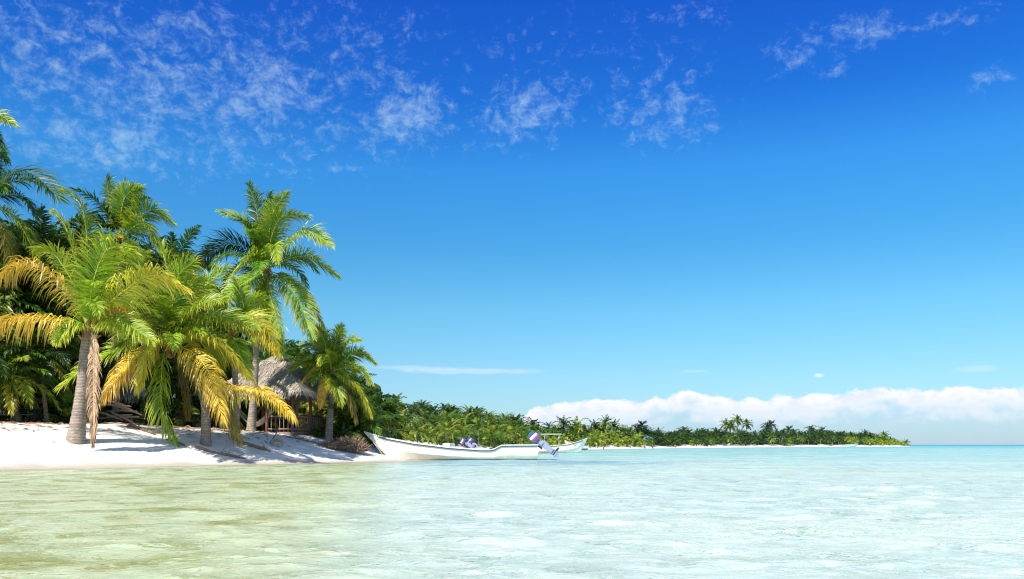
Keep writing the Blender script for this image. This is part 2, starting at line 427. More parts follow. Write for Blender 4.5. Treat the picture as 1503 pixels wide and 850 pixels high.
wr = np.exp(np.linspace(math.log(2.2), math.log(130.0), 720))
wc = np.linspace(-1, 1, 560)
Yw = np.repeat(wr[:, None], len(wc), 1); Xw = wc[None, :] * (0.78 * Yw + 1.2)
Zw = np.zeros_like(Yw)
sp = np.maximum(Yw * 0.0057, 0.0028 * Yw + 0.004)
nr = np.random.RandomState(3)
wx_ = Xw + 0.25 * vnoise(Xw, Yw, 0.9, 11) + 0.1 * vnoise(Xw, Yw, 2.3, 12); wy_ = Yw + 0.25 * vnoise(Xw, Yw, 0.9, 13) + 0.1 * vnoise(Xw, Yw, 2.3, 14)
gust = 0.75 + 0.9 * vnoise(Xw, Yw, 0.17, 21)
for i in range(44):
    lam = 0.22 * (16 ** (i / 43.0)) * (0.9 + 0.2 * nr.rand())
    th = nr.uniform(-1.25, 1.25) + 1.9
    k = 2 * math.pi / lam
    amp = 0.0038 * lam ** 0.55
    fade = sstep((lam / sp - 3.0) / 3.0)
    ph = k * (math.cos(th) * wx_ + math.sin(th) * wy_) + nr.uniform(0, 6.28)
    Zw += amp * fade * gust * (np.sin(ph) + 0.3 * np.sin(2 * ph + 1.2))
edge = sstep((1 - np.abs(wc))[None, :] / 0.06) * sstep((130 - Yw) / 50) * sstep((Yw - 2.2) / 0.8)
sw = sdist(Xw, Yw)
Zw *= edge * (0.35 + 0.65 * sstep(-sw / 6))
a0, a1 = 0.78 * 2.2 + 1.2, 0.78 * 130 + 1.2
ev = [(-a0, 2.2, 0), (a0, 2.2, 0), (a1, 130, 0), (-a1, 130, 0), (-BIG, -BIG, 0), (BIG, -BIG, 0), (BIG, BIG, 0), (-BIG, BIG, 0)]
ef = [(4, 5, 1, 0), (5, 6, 2, 1), (6, 7, 3, 2), (7, 4, 0, 3)]
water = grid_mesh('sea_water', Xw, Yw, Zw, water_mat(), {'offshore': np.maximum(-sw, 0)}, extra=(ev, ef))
tag(water, kind='structure')

# ------------------------------------------------------------------ world
SUN_AZ = R(-146)   # measured from +Y towards +X
SUN_EL = R(46)
def build_world():
    w = bpy.data.worlds.new('World'); scene.world = w; w.use_nodes = True
    nt = w.node_tree; nt.nodes.clear()
    out = N(nt, 'ShaderNodeOutputWorld'); bg = N(nt, 'ShaderNodeBackground'); bg.inputs[1].default_value = 0.1
    sky = N(nt, 'ShaderNodeTexSky', sky_type='NISHITA'); sky.sun_disc = False
    sky.sun_elevation = SUN_EL; sky.sun_rotation = SUN_AZ % (2 * math.pi)
    sky.air_density = 1.0; sky.dust_density = 0.3; sky.ozone_density = 2.5; sky.altitude = 0
    d = N(nt, 'ShaderNodeTexCoord').outputs['Generated']
    sep = N(nt, 'ShaderNodeSeparateXYZ'); L(nt, d, sep.inputs[0])
    x, y, z = sep.outputs
    el = math_(nt, 'ARCSINE', z)                        # radians
    az = math_(nt, 'ARCTAN2', x, y)
    # grade by elevation: deeper blue in view, unseen zenith warmed and brightened as shadow fill
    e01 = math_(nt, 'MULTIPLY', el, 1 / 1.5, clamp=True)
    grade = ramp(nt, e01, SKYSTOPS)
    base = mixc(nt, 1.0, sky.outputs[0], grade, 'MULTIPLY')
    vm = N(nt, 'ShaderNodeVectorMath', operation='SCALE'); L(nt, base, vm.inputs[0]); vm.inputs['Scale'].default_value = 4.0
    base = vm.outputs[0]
    cmb = N(nt, 'ShaderNodeCombineXYZ'); L(nt, az, cmb.inputs[0]); L(nt, el, cmb.inputs[1]); ae = cmb.outputs[0]
    # --- high thin broken cloud: laid on a horizontal sheet far above
    zz = math_(nt, 'ADD', z, 0.12)
    cp = N(nt, 'ShaderNodeCombineXYZ'); L(nt, math_(nt, 'MULTIPLY', az, 3.3), cp.inputs[0]); L(nt, math_(nt, 'MULTIPLY', el, 4.2), cp.inputs[1]); cp = cp.outputs[0]
    warp = N(nt, 'ShaderNodeTexNoise'); warp.inputs['Scale'].default_value = 5; warp.inputs['Detail'].default_value = 4
    L(nt, cp, warp.inputs[0])
    wv = N(nt, 'ShaderNodeVectorMath', operation='MULTIPLY_ADD'); L(nt, warp.outputs[1], wv.inputs[0]); wv.inputs[1].default_value = (0.08, 0.08, 0); L(nt, cp, wv.inputs[2])
    n1 = noise(nt, wv.outputs[0], 17.0, 9, 0.68, 0.25)
    n2 = noise(nt, wv.outputs[0], 5.0, 3, 0.5)
    n3 = noise(nt, wv.outputs[0], 48.0, 5, 0.75, 0.4)
    def blob(a_, e_, sa, se, amp):
        dx = math_(nt, 'DIVIDE', math_(nt, 'SUBTRACT', az, a_), sa); dy = math_(nt, 'DIVIDE', math_(nt, 'SUBTRACT', el, e_), se)
        r2 = math_(nt, 'ADD', math_(nt, 'MULTIPLY', dx, dx), math_(nt, 'MULTIPLY', dy, dy))
        return math_(nt, 'MULTIPLY', math_(nt, 'EXPONENT', math_(nt, 'MULTIPLY', r2, -1.0)), amp)
    msk = None
    for px, py, sx, sy, amp in CIRRUS:
        a_ = math.atan((px - CX) / F); e_ = math.atan((CY - py) / F * math.cos(a_))
        q = blob(a_, e_, sx / F, sy / F, amp)
        msk = q if msk is None else math_(nt, 'MAXIMUM', msk, q)
    t = math_(nt, 'ADD', math_(nt, 'MULTIPLY', msk, 0.34), math_(nt, 'MULTIPLY', math_(nt, 'SUBTRACT', n2, 0.5), 0.35))
    t = math_(nt, 'ADD', t, n1)
    t = math_(nt, 'ADD', t, math_(nt, 'MULTIPLY', math_(nt, 'SUBTRACT', n3, 0.5), 0.22))
    ci = math_(nt, 'MULTIPLY', smooth(nt, t, 0.62, 1.1), smooth(nt, msk, 0.02, 0.4))
    ci = math_(nt, 'MULTIPLY', ci, 0.44)
    c = mixc(nt, ci, base, (4.6, 6.3, 7.0))
    # --- distant cumulus bank over the sea
    prof = noise(nt, mapping(nt, ae, (1, 0, 0)), 9.0, 4, 0.5)
    puff = noise(nt, mapping(nt, ae, (1, 1.5, 0), (2, 3, 0)), 32.0, 6, 0.55, 0.2)
    topc = ramp(nt, math_(nt, 'MULTIPLY_ADD', az, 1.0, 0.5, clamp=True), BANKTOP)      # az -0.5..0.5
    top = math_(nt, 'MULTIPLY', topc, 0.1)
    top = math_(nt, 'ADD', top, math_(nt, 'MULTIPLY', math_(nt, 'SUBTRACT', prof, 0.5), 0.016))
    dd = math_(nt, 'SUBTRACT', top, el)
    dd = math_(nt, 'ADD', dd, math_(nt, 'MULTIPLY', math_(nt, 'SUBTRACT', puff, 0.5), 0.034))
    cm = math_(nt, 'MULTIPLY', smooth(nt, dd, 0.0, 0.005), smooth(nt, topc, 0.04, 0.2))
    under = smooth(nt, math_(nt, 'ADD', dd, math_(nt, 'MULTIPLY', math_(nt, 'SUBTRACT', puff, 0.5), 0.03)), 0.008, 0.042)
    cc = mixc(nt, under, (6.8, 6.85, 7.0), (3.3, 4.7, 6.3))
    cc = mixc(nt, math_(nt, 'MULTIPLY', smooth(nt, puff, 0.56, 0.40), math_(nt, 'MULTIPLY_ADD', under, -0.65, 0.75)), cc, (5.2, 5.9, 6.7))
    c = mixc(nt, math_(nt, 'MULTIPLY', cm, math_(nt, 'SUBTRACT', 1.0, math_(nt, 'MULTIPLY', under, 0.6))), c, cc)
    # thin streaks and one small puff above the bank
    for px, py, sx, sy, amp in ((690, 545, 120, 5, 0.38), (600, 540, 60, 4, 0.3), (1202, 551, 9, 4, 0.95), (1018, 545, 20, 3, 0.25), (1430, 541, 30, 5, 0.25)):
        a_ = math.atan((px - CX) / F); e_ = math.atan((CY - py) / F * math.cos(a_))
        q = blob(a_, e_, sx / F, sy / F, 1.0)
        q = math_(nt, 'MULTIPLY', smooth(nt, math_(nt, 'ADD', q, math_(nt, 'MULTIPLY', math_(nt, 'SUBTRACT', puff, 0.5), 1.2)), 0.25, 0.9), amp)
        c = mixc(nt, q, c, (5.8, 6.5, 7.0))
    L(nt, c, bg.inputs[0]); L(nt, bg.outputs[0], out.inputs[0])
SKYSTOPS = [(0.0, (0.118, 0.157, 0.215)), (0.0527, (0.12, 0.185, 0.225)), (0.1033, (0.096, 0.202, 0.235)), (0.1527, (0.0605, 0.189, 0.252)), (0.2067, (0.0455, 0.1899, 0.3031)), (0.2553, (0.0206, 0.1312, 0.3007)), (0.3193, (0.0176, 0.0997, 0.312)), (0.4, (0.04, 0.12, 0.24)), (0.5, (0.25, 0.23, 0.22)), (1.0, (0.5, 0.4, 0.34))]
CIRRUS = [(110, 90, 210, 110, 0.75), (330, 130, 230, 110, 0.85), (150, 210, 140, 60, 0.8), (590, 170, 90, 60, 1.0), (470, 60, 200, 70, 0.6),
          (770, 160, 110, 60, 0.8), (970, 150, 110, 70, 0.7), (860, 60, 260, 60, 0.35), (1260, 50, 80, 24, 0.8), (1165, 80, 45, 34, 0.68), (1225, 104, 20, 16, 0.68),
          (1390, 30, 74, 18, 0.66), (1450, 115, 28, 22, 0.66), (1010, 20, 80, 20, 0.6), (490, 245, 40, 10, 0.7)]
def BT(px): return math.atan((px - CX) / F) + 0.5
BANKTOP = [(BT(735), 0.0), (BT(790), 0.5), (BT(850), 0.54), (BT(950), 0.53), (BT(1010), 0.60), (BT(1060), 0.57), (BT(1130), 0.555), (BT(1200), 0.56), (BT(1285), 0.64), (BT(1340), 0.6), (BT(1500), 0.6)]
build_world()

sun = bpy.data.lights.new('sun', 'SUN'); sun.energy = 4.8; sun.angle = R(0.53); sun.color = (1.0, 0.95, 0.86)
so = bpy.data.objects.new('sun', sun); link(so)
sd = Vector((math.sin(SUN_AZ) * math.cos(SUN_EL), math.cos(SUN_AZ) * math.cos(SUN_EL), math.sin(SUN_EL)))
so.rotation_euler = sd.to_track_quat('Z', 'Y').to_euler(); so.location = (-20, -20, 40)

cam = bpy.data.cameras.new('camera'); co = bpy.data.objects.new('camera', cam); link(co)
co.location = (0, 0, HC); co.rotation_euler = (R(90), 0, 0)
cam.sensor_width = 36; cam.lens = 36 * F / 1503; cam.shift_y = (CY - 425) / 1503
cam.clip_start = 0.05; cam.clip_end = 60000
scene.camera = co
scene.view_settings.view_transform = 'Standard'; scene.view_settings.look = 'None'
scene.view_settings.exposure = 0.55; scene.view_settings.gamma = 1.0
scene.cycles.filter_width = 1.15
scene.cycles.max_bounces = 8; scene.cycles.transparent_max_bounces = 8
scene.cycles.sample_clamp_indirect = 6

# ------------------------------------------------------------------ palms
GREEN = (0.055, 0.135, 0.012); FRESH = (0.14, 0.29, 0.016); LIME = (0.29, 0.40, 0.03); YELL = (0.60, 0.51, 0.06)
GOLD = (0.68, 0.46, 0.05); BROWN = (0.27, 0.15, 0.075); TAN = (0.47, 0.33, 0.20); DEEP = (0.022, 0.06, 0.012)
def lerp(a, b, t): return tuple(a[i] * (1 - t) + b[i] * t for i in range(3))

def catmull(pts, n):
    pts = np.array([tuple(p) for p in pts], dtype=float)
    if len(pts) == 2: pts = np.array([pts[0], (pts[0] + pts[1]) / 2, pts[1]])
    e = np.vstack([2 * pts[0] - pts[1], pts, 2 * pts[-1] - pts[-2]])
    seg = len(pts) - 1
    u = np.linspace(0, seg - 1e-6, n); i = u.astype(int); t = (u - i)[:, None]
    p0, p1, p2, p3 = e[i], e[i + 1], e[i + 2], e[i + 3]
    return 0.5 * ((2 * p1) + (-p0 + p2) * t + (2 * p0 - 5 * p1 + 4 * p2 - p3) * t ** 2 + (-p0 + 3 * p1 - 3 * p2 + p3) * t ** 3)
def nrmz(a):
    return a / np.maximum(np.linalg.norm(a, axis=-1, keepdims=True), 1e-9)

def add_frond(mb, pts, n=70, leaf=0.85, width=0.05, col=(FRESH, LIME), ribcol=LIME, droop=0.35, fold=0.25, roll=0.0, seed=0, rib=0.03, t0=0.14, side=None, ragged=0.0, ribn=10):
    """one feather frond: a rib tube along pts and 2n drooping leaflets, added to mb"""
    rs = np.random.RandomState(seed)
    c = catmull(pts, 40)
    seglen = np.linalg.norm(np.diff(c, axis=0), axis=1); arc = np.concatenate([[0], np.cumsum(seglen)]); Ltot = arc[-1]
    o = c[-1] - c[0]; o[2] = 0
    if np.linalg.norm(o) < 0.05 * Ltot: o = np.array([0.3, -1, 0])
    o = o / np.linalg.norm(o)
    S0 = np.cross(np.array([0, 0, 1.0]), o) if side is None else np.array(side, dtype=float)
    rp = c[np.linspace(0, 39, ribn).astype(int)]
    rr = [rib * (1 - 0.85 * (k / (ribn - 1.0))) * (1.5 if k == 0 else 1) for k in range(ribn)]
    mb.tube(rp, rr, 4, ribcol, cap=False)
    t = np.linspace(t0, 1.0, n) 
    t = np.repeat(t, 2) + rs.uniform(-0.3, 0.3, 2 * n) / n
    t = np.clip(t, 0, 1); sg = np.tile([1.0, -1.0], n)
    if ragged > 0:
        keep = rs.rand(2 * n) > ragged; t = t[keep]; sg = sg[keep]
    s = t * Ltot
    p = np.stack([np.interp(s, arc, c[:, k]) for k in range(3)], 1)
    T = nrmz(np.stack([np.interp(np.clip(s + 0.02 * Ltot, 0, Ltot), arc, c[:, k]) - np.interp(np.clip(s - 0.02 * Ltot, 0, Ltot), arc, c[:, k]) for k in range(3)], 1))
    S = np.tile(S0, (len(t), 1)); S = nrmz(S - T * np.sum(S * T, 1, keepdims=True))
    U = np.cross(T, S)     # upper side of the frond (for an outward frond points up)
    U = np.where((np.sum(U * np.array([0, 0, 1.0]), 1, keepdims=True).mean() < 0), -U, U)
    rl = roll + rs.uniform(-0.06, 0.06)
    S, U = S * math.cos(rl) + U * math.sin(rl), U * math.cos(rl) - S * math.sin(rl)
    a = np.radians(np.interp(t, [0.1, 0.5, 0.9, 1.0], [62, 52, 35, 8])) + rs.uniform(-0.22, 0.22, len(t))
    ll = leaf * np.interp(t, [0.1, 0.2, 0.45, 0.75, 1.0], [0.45, 0.8, 1.0, 0.78, 0.42]) * rs.uniform(0.7, 1.15, len(t))
    fo = fold + rs.uniform(-0.3, 0.3, len(t))
    d = nrmz(S * (sg * np.sin(a))[:, None] + T * np.cos(a)[:, None] + U * fo[:, None])
    g = np.array([0, 0, -1.0])
    dr = droop * rs.uniform(0.7, 1.3, len(t))
    d2 = nrmz(d + g * dr[:, None] * 0.9)
    d3 = nrmz(d + g * dr[:, None] * 2.4)
    q0 = p; q1 = p + d * (ll * 0.3)[:, None]; q2 = q1 + d2 * (ll * 0.38)[:, None]; q3 = q2 + d3 * (ll * 0.34)[:, None]
    W = nrmz(T - d * np.sum(T * d, 1, keepdims=True))
    W = nrmz(W + U * rs.uniform(-0.6, 0.6, len(t))[:, None])
    hw = width * 0.5 * rs.uniform(0.8, 1.2, len(t))[:, None]
    vv = np.stack([q0 - W * hw * .45, q0 + W * hw * .45, q1 - W * hw, q1 + W * hw, q2 - W * hw * .75, q2 + W * hw * .75, q3], 1)
    m = len(t)
    ca, cb = np.array(col[0]), np.array(col[1]); cc_ = np.array(col[2]) if len(col) > 2 else cb
    f = np.clip(t + rs.uniform(-0.22, 0.22, m), 0, 1)[:, None]
    base = ca * (1 - f) + cb * f
    tipc = base * 0.35 + cc_ * 0.65
    jit = rs.uniform(0.72, 1.25, m)[:, None]
    cv = np.stack([base * jit] * 4 + [(base * .6 + tipc * .4) * jit] * 2 + [tipc * jit], 1)
    k = np.arange(m)[:, None] * 7
    faces = np.concatenate([k + np.array([0, 1, 3, 2]), k + np.array([2, 3, 5, 4])]).tolist() + (k + np.array([4, 5, 6])).tolist()
    mb.add(vv.reshape(-1, 3), faces, cv.reshape(-1, 3))

def arc_frond(base, az, el, Ln, sag):
    """gravity-bent rib as points"""
    d = Vector((math.cos(az) * math.cos(el), math.sin(az) * math.cos(el), math.sin(el)))
    pts = []; p = Vector(base); dirv = d.copy()
    n = 7
    for k in range(n + 1):
        pts.append(p.copy())
        p = p + dirv * (Ln / n)
        tt = (k + 1) / n
        dirv = (dirv + Vector((0, 0, -sag * (0.5 + 1.1 * tt) * 0.32))).normalized()
    return pts

def trunk_mesh(mb, pts, r0, r1, flare=1.7, n=12, seed=0, step=0.12, tintc=(1, 1, 1)):
    c = catmull(pts, 60)
    arc = np.concatenate([[0], np.cumsum(np.linalg.norm(np.diff(c, axis=0), axis=1))]); Lt = arc[-1]
    k = max(6, int(Lt / step)); rs = random.Random(seed)
    P_, R_, C_ = [], [], []
    for i in range(k + 1):
        s = Lt * i / k
        P_.append([np.interp(s, arc, c[:, j]) for j in range(3)])
        t = s / Lt
        r = r0 * (1 - t) + r1 * t + r0 * (flare - 1) * (0.7 * math.exp(-s / 0.95) + .45 * math.exp(-s / .2))
        r *= (1.0 + (0.035 if i % 2 else -0.02)) + rs.uniform(-0.02, 0.02)
        R_.append(r); q = rs.uniform(0.85, 1.08); C_.append(tuple(x * q for x in tintc))
    mb.tube(P_, R_, n, cols=C_)

def crown_heart(mb, c, r, seed=0, tan=False):
    rs = random.Random(seed)
    c = Vector(c)
    mb.tube([c + Vector((0, 0, -0.55 * r / 0.2)), c + Vector((0, 0, -0.25)), c, c + Vector((0, 0, 0.35))], [r * .8, r * 1.35, r * 1.3, r * 0.35], 10, (1, 1, 1))
    for k in range(14):  # cut leaf bases and fibre flaps
        a = rs.uniform(0, 6.28); h = rs.uniform(-0.55, 0.15)
        q = c + Vector((math.cos(a) * r, math.sin(a) * r, h))
        o = Vector((math.cos(a), math.sin(a), rs.uniform(0.5, 1.6))).normalized()
        mb.tube([q, q + o * rs.uniform(0.15, 0.35)], [0.07, 0.035], 5, lerp((1.0, 1, 1), (1.8, 1.7, 1.5), rs.random()))

def nuts(parent, c, k, seed, cols=((0.35, 0.36, 0.06), (0.42, 0.25, 0.05))):
    rs = random.Random(seed)
    for i in range(k):
        a = rs.uniform(-2.9, -0.2); q = Vector(c) + Vector((math.cos(a) * 0.33, math.sin(a) * 0.33, rs.uniform(-0.5, -0.15)))
        MB().ball(q, 0.13, cols[i % len(cols)], 2, (1, 1, 1.2)).build('coconut', M['nut'], parent, True)

def hero_palm(label, crown_px, Y, trunk_px, r0, r1, fronds, group, extra=0, Lx=3.2, seed=1, leaf=0.85, coco=0, flare=1.7, excol=(FRESH, LIME), dead=()):
    """palm whose trunk and main fronds follow given points; fronds: (points, colour key, opts)"""
    base = on(trunk_px[0][0], Y)
    root = empty('palm_tree', base); tag(root, label, 'palm tree', group)
    tp = [base + Vector((0, 0, -0.25))] + [P(x, y, Y + dy) for x, y, dy in trunk_px[1:]]
    mb = MB(); trunk_mesh(mb, [p - base for p in tp], r0, r1, flare, 16, seed); mb.build('trunk', M['bark'], root, True)
    cpos = tp[-1]
    h = MB(); crown_heart(h, cpos - base, min(r1, .15) * 1.2, seed); crown = h.build('crown', M['boots'], root, False)
    rs = random.Random(seed)
    jobs = []
    for k, fr in enumerate(fronds):
        pts, ck = fr[0], fr[1]; op = dict(fr[2]) if len(fr) > 2 else {}
        pp = [cpos - base] + [P(q[0], q[1], Y + (q[2] if len(q) > 2 else 0)) - base for q in pts]
        jobs.append((pp, ck, op))
    for pp, ck, op in jobs:
        C_, rc, dr, fo = PAL[ck]
        mb = MB()
        op.setdefault('roll', rs.choice((-1, 1)) * rs.uniform(.4, .7))
        op['leaf'] = op.get('leaf', leaf) * 1.2
        o = dict(n=150, leaf=leaf, width=0.043, col=C_, ribcol=rc, droop=dr, fold=fo, seed=rs.randrange(10 ** 6), rib=0.038)
        o.update(op)
        add_frond(mb, pp, **o)
        ob = mb.build('frond', M['dry'] if ck == 'dead' else M['leaf'], crown)
        if ck == 'dead': ob['label'] = 'dead brown frond'
        elif ck in ('gold',): ob['label'] = 'yellowing frond'
    for k in range(extra):
        az = rs.uniform(0, 6.28); el = R(rs.uniform(-5, 85)); Ln = Lx * rs.uniform(0.8, 1.1)
        pts = arc_frond(cpos - base, az, el, Ln, rs.uniform(0.5, 1.1))
        mb = MB()
        add_frond(mb, pts, n=60, leaf=leaf * 0.9, width=0.055, col=excol, ribcol=FRESH, droop=0.35, fold=0.2, seed=rs.randrange(10 ** 6))
        mb.build('frond', M['leaf'], crown)
    if coco: nuts(crown, cpos - base, coco, seed)
    return root
#        leaflet colours                 rib   droop fold
PAL = {'green': ((lerp(GREEN, FRESH, .6), lerp(FRESH, LIME, .5), YELL), YELL, 0.30, 0.22),
       'dark': ((DEEP, GREEN, FRESH), FRESH, 0.32, 0.2),
       'lime': ((FRESH, LIME, YELL), (0.5, 0.5, 0.08), 0.35, 0.2),
       'yellow': ((LIME, YELL, YELL), (0.6, 0.5, 0.08), 0.55, 0.1),
       'gold': ((YELL, GOLD, BROWN), (0.65, 0.48, 0.1), 0.9, -0.05),
       'orange': ((YELL, GOLD, (.5, .26, .06)), (0.65, 0.42, 0.1), 1.1, -0.1),
       'rust': ((YELL, GOLD, (0.30, 0.13, .08)), (0.62, 0.42, 0.08), 1.0, -0.05),
       'olive': ((GREEN, (0.28, 0.22, 0.04), BROWN), (0.4, 0.3, 0.06), 0.6, 0.0),
       'dead': ((TAN, (0.40, 0.25, 0.14), TAN), (0.55, 0.42, 0.28), 1.2, -0.2)}
G1 = 'coconut palms at the front of the near grove'
hero_palm('coconut palm with thick flared leaning trunk and orange lower fronds, at the front left beach', (130, 482), 33.0,
          [(110, 640), (121, 570, 0), (125, 520, 0), (130, 484, 0)], 0.255, 0.185, [
    ([(112, 442), (76, 404, -.4), (38, 384, -.8), (-8, 412, -1)], 'rust', dict(leaf=1.05, n=95)),
    ([(104, 474, -.4), (60, 467, -.8), (15, 468, -1), (-30, 482, -1.2)], 'orange', dict(leaf=1.1, n=90)),
    ([(118, 440), (100, 402, -.3), (78, 372, -.5), (56, 366, -.8)], 'lime', dict(roll=0.7)),
    ([(122, 430), (108, 372, .4), (95, 330, .6), (78, 312, .8)], 'lime', dict(leaf=.8, roll=.6)),
    ([(133, 440, -.5), (142, 395, -.9), (162, 362, -1.4), (196, 372, -1.9)], 'lime', dict(leaf=1.25, roll=-.35, width=.06, n=90)),
    ([(128, 420, .3), (128, 350, .5), (118, 300, .8), (94, 282, 1)], 'green', dict(leaf=1.0, roll=.5)),
    ([(150, 455, -.3), (185, 425, -.6), (226, 403, -.9), (272, 424, -1.2)], 'yellow', dict(leaf=1.05)),
    ([(160, 470, -.5), (190, 478, -.9), (222, 500, -1.2)], 'lime', dict(leaf=.8)),
    ([(118, 474, -.4), (100, 482, -.6), (86, 500, -.8)], 'lime', dict(leaf=.65)),
    ([(150, 462, .2), (178, 452, .2), (204, 475, .2)], 'rust', dict(leaf=.8)),
    ([(148, 430, .6), (176, 386, 1.0), (214, 372, 1.4)], 'green', {}),
    ([(138, 500, -.3), (138, 560, -.45), (137, 652, -.5)], 'dead', dict(leaf=.5, n=150, droop=1.5, side=(1, 0, 0), rib=.045, width=.06, t0=.1, roll=.1, fold=.1)),
], G1, 3, seed=11)
hero_palm('low bushy palm with one green frond hanging to the sand', (248, 508), 37.0,
          [(302, 645), (302, 615, 0), (299, 585, 0), (282, 545, 0), (250, 508, 0)], 0.17, 0.17, [
    ([(240, 520, -.7), (237, 560, -1.1), (238, 600, -1.3), (262, 650, -1.3)], 'green', dict(leaf=1.15, side=(1, 0, 0), n=95, droop=.7, width=.06)),
    ([(226, 508, -.6), (190, 528, -1.2), (154, 580, -1.6)], 'gold', dict(leaf=1.05)),
    ([(238, 502, -1.0), (218, 512, -1.8), (204, 566, -2.2)], 'yellow', dict(leaf=1.1)),
    ([(222, 498, -.5), (180, 510, -.9), (130, 535, -1.1), (92, 566, -1.2)], 'lime', dict(leaf=.95)),
    ([(238, 460, .1), (228, 425, .2), (205, 398, .2)], 'green', dict(leaf=1.1, roll=.6)),
    ([(250, 460, -.4), (264, 428, -.8), (302, 412, -1.2)], 'green', dict(leaf=1.25, roll=-.4, n=90)),
    ([(246, 450, .4), (246, 400, .6), (236, 362, .9)], 'green', dict(leaf=1.1, roll=1.2)),
    ([(285, 478, -.3), (320, 463, -.6), (372, 478, -1.0)], 'lime', dict(leaf=1.1)),
    ([(280, 496, -.7), (325, 508, -1.2), (366, 552, -1.6)], 'yellow', dict(leaf=1.15)),
    ([(278, 514, -.8), (306, 545, -1.6), (328, 618, -2.0)], 'gold', dict(leaf=1.1, n=90)),
    ([(262, 530, -.2), (272, 570, -.3), (276, 606, -.4)], 'olive', dict(leaf=.9)),
    ([(285, 535, .1), (322, 580, .1), (350, 645, 0)], 'olive', dict(leaf=1.0)),
    ([(290, 540, -.5), (335, 570, -1.0), (386, 574, -1.4), (432, 612, -1.8)], 'yellow', dict(leaf=.95, t0=.3, droop=.8, col=(YELL, GOLD, YELL))),
    ([(205, 470, .4), (180, 462, .5), (150, 480, .5)], 'lime', {}),
    ([(252, 455, -.6), (262, 405, -1.0), (284, 386, -1.4)], 'green', dict(leaf=1.1, roll=-.8)),
    ([(240, 455, -.5), (222, 430, -1.0), (192, 440, -1.4)], 'lime', dict(leaf=1.1)),
    ([(265, 480, -.8), (292, 448, -1.4), (328, 440, -1.9)], 'lime', dict(leaf=1.1)),
    ([(250, 470, .6), (255, 425, .9), (262, 395, 1.1)], 'green', dict(roll=1.1)),
    ([(225, 490, -.9), (200, 482, -1.6), (176, 506, -2.0)], 'lime', dict(leaf=1.0)),
    ([(262, 470, .5), (290, 430, .9), (330, 395, 1.2)], 'green', dict(leaf=1.1)),
], G1, 4, seed=23)
hero_palm('yellow green coconut palm squeezed between the bushy palm and the thatched hut', (340, 492), 39.0,
          [(346, 640), (347, 590, 0), (344, 540, 0), (340, 494, 0)], 0.13, 0.12, [
    ([(322, 465, -.4), (300, 448, -.6), (282, 462, -.9)], 'lime', dict(leaf=1.0)),
    ([(352, 470, -.4), (376, 466, -.8), (402, 512, -1.2)], 'yellow', dict(leaf=1.0)),
    ([(350, 455, .2), (352, 425, .3), (344, 410, .5)], 'lime', dict(roll=1)),
    ([(360, 480, -.6), (392, 488, -1), (410, 520, -1.3)], 'yellow', dict(leaf=.9)),
    ([(330, 500, -.6), (318, 520, -.9), (312, 548, -1.1)], 'lime', {}),
    ([(345, 500, -.8), (352, 520, -1.3), (362, 550, -1.5)], 'lime', dict(leaf=.9)),
    ([(326, 452, .5), (310, 425, .8), (288, 410, 1.2)], 'lime', dict(roll=.6)),
    ([(362, 455, .5), (378, 440, .8), (392, 452, 1)], 'lime', {}),
], G1, 5, 2.6, seed=31, excol=(FRESH, LIME))
hero_palm('tallest coconut palm, its curved trunk crossing in front of the thatched hut roof', (390, 392), 43.0,
          [(368, 640), (371, 600, 0), (375, 545, 0), (377, 490, 0), (391, 396, 0)], 0.17, 0.125, [
    ([(383, 355, -.1), (377, 310, -.2), (366, 274, -.3)], 'dark', dict(leaf=.95, roll=.9)),
    ([(390, 350, .2), (391, 312, .3), (396, 284, .5)], 'dark', dict(leaf=.75, roll=1.2)),
    ([(394, 350, -.2), (402, 308, -.5), (421, 284, -.9)], 'green', dict(leaf=.8, roll=-.5)),
    ([(398, 350, -.5), (414, 318, -1), (449, 318, -1.6)], 'green', dict(leaf=1.0, roll=-.3)),
    ([(376, 362, -.3), (356, 324, -.7), (327, 312, -1)], 'green', dict(leaf=.85)),
    ([(372, 374, .1), (335, 358, .2), (288, 388, .3)], 'dark', dict(leaf=1.1, col=((.012, .035, .03), DEEP, GREEN))),
    ([(382, 376, -.9), (366, 376, -1.6), (348, 398, -2.1)], 'lime', dict(leaf=.7)),
    ([(372, 408, -.7), (345, 424, -1.2), (322, 452, -1.6)], 'lime', dict(leaf=1.0)),
    ([(382, 425, -.6), (378, 455, -.9), (376, 500, -1)], 'lime', dict(leaf=.85, side=(1, 0, 0))),
    ([(394, 425, -.7), (401, 450, -1.0), (415, 500, -1.2)], 'lime', dict(leaf=1.0, side=(1, 0, .2))),
    ([(414, 412, -.6), (438, 440, -1), (456, 492, -1.3)], 'lime', dict(leaf=1.1)),
    ([(420, 408, .2), (450, 434, .3), (474, 478, .3)], 'yellow', dict(leaf=.7)),
    ([(415, 382, -.4), (452, 378, -.8), (492, 404, -1.1)], 'green', dict(leaf=1.05)),
    ([(414, 366, -.5), (450, 340, -1), (483, 358, -1.4)], 'lime', dict(leaf=1.0)),
    ([(396, 372, -1.2), (404, 360, -1.9), (408, 385, -2.4)], 'lime', dict(leaf=.6)),
    ([(366, 392, .5), (344, 396, .8), (328, 424, 1)], 'dark', dict(leaf=.9)),
    ([(388, 420, .4), (390, 450, .6), (398, 485, .7)], 'olive', {}),
], G1, 9, 2.9, seed=47, leaf=0.92, excol=(GREEN, FRESH), coco=4, flare=1.9)
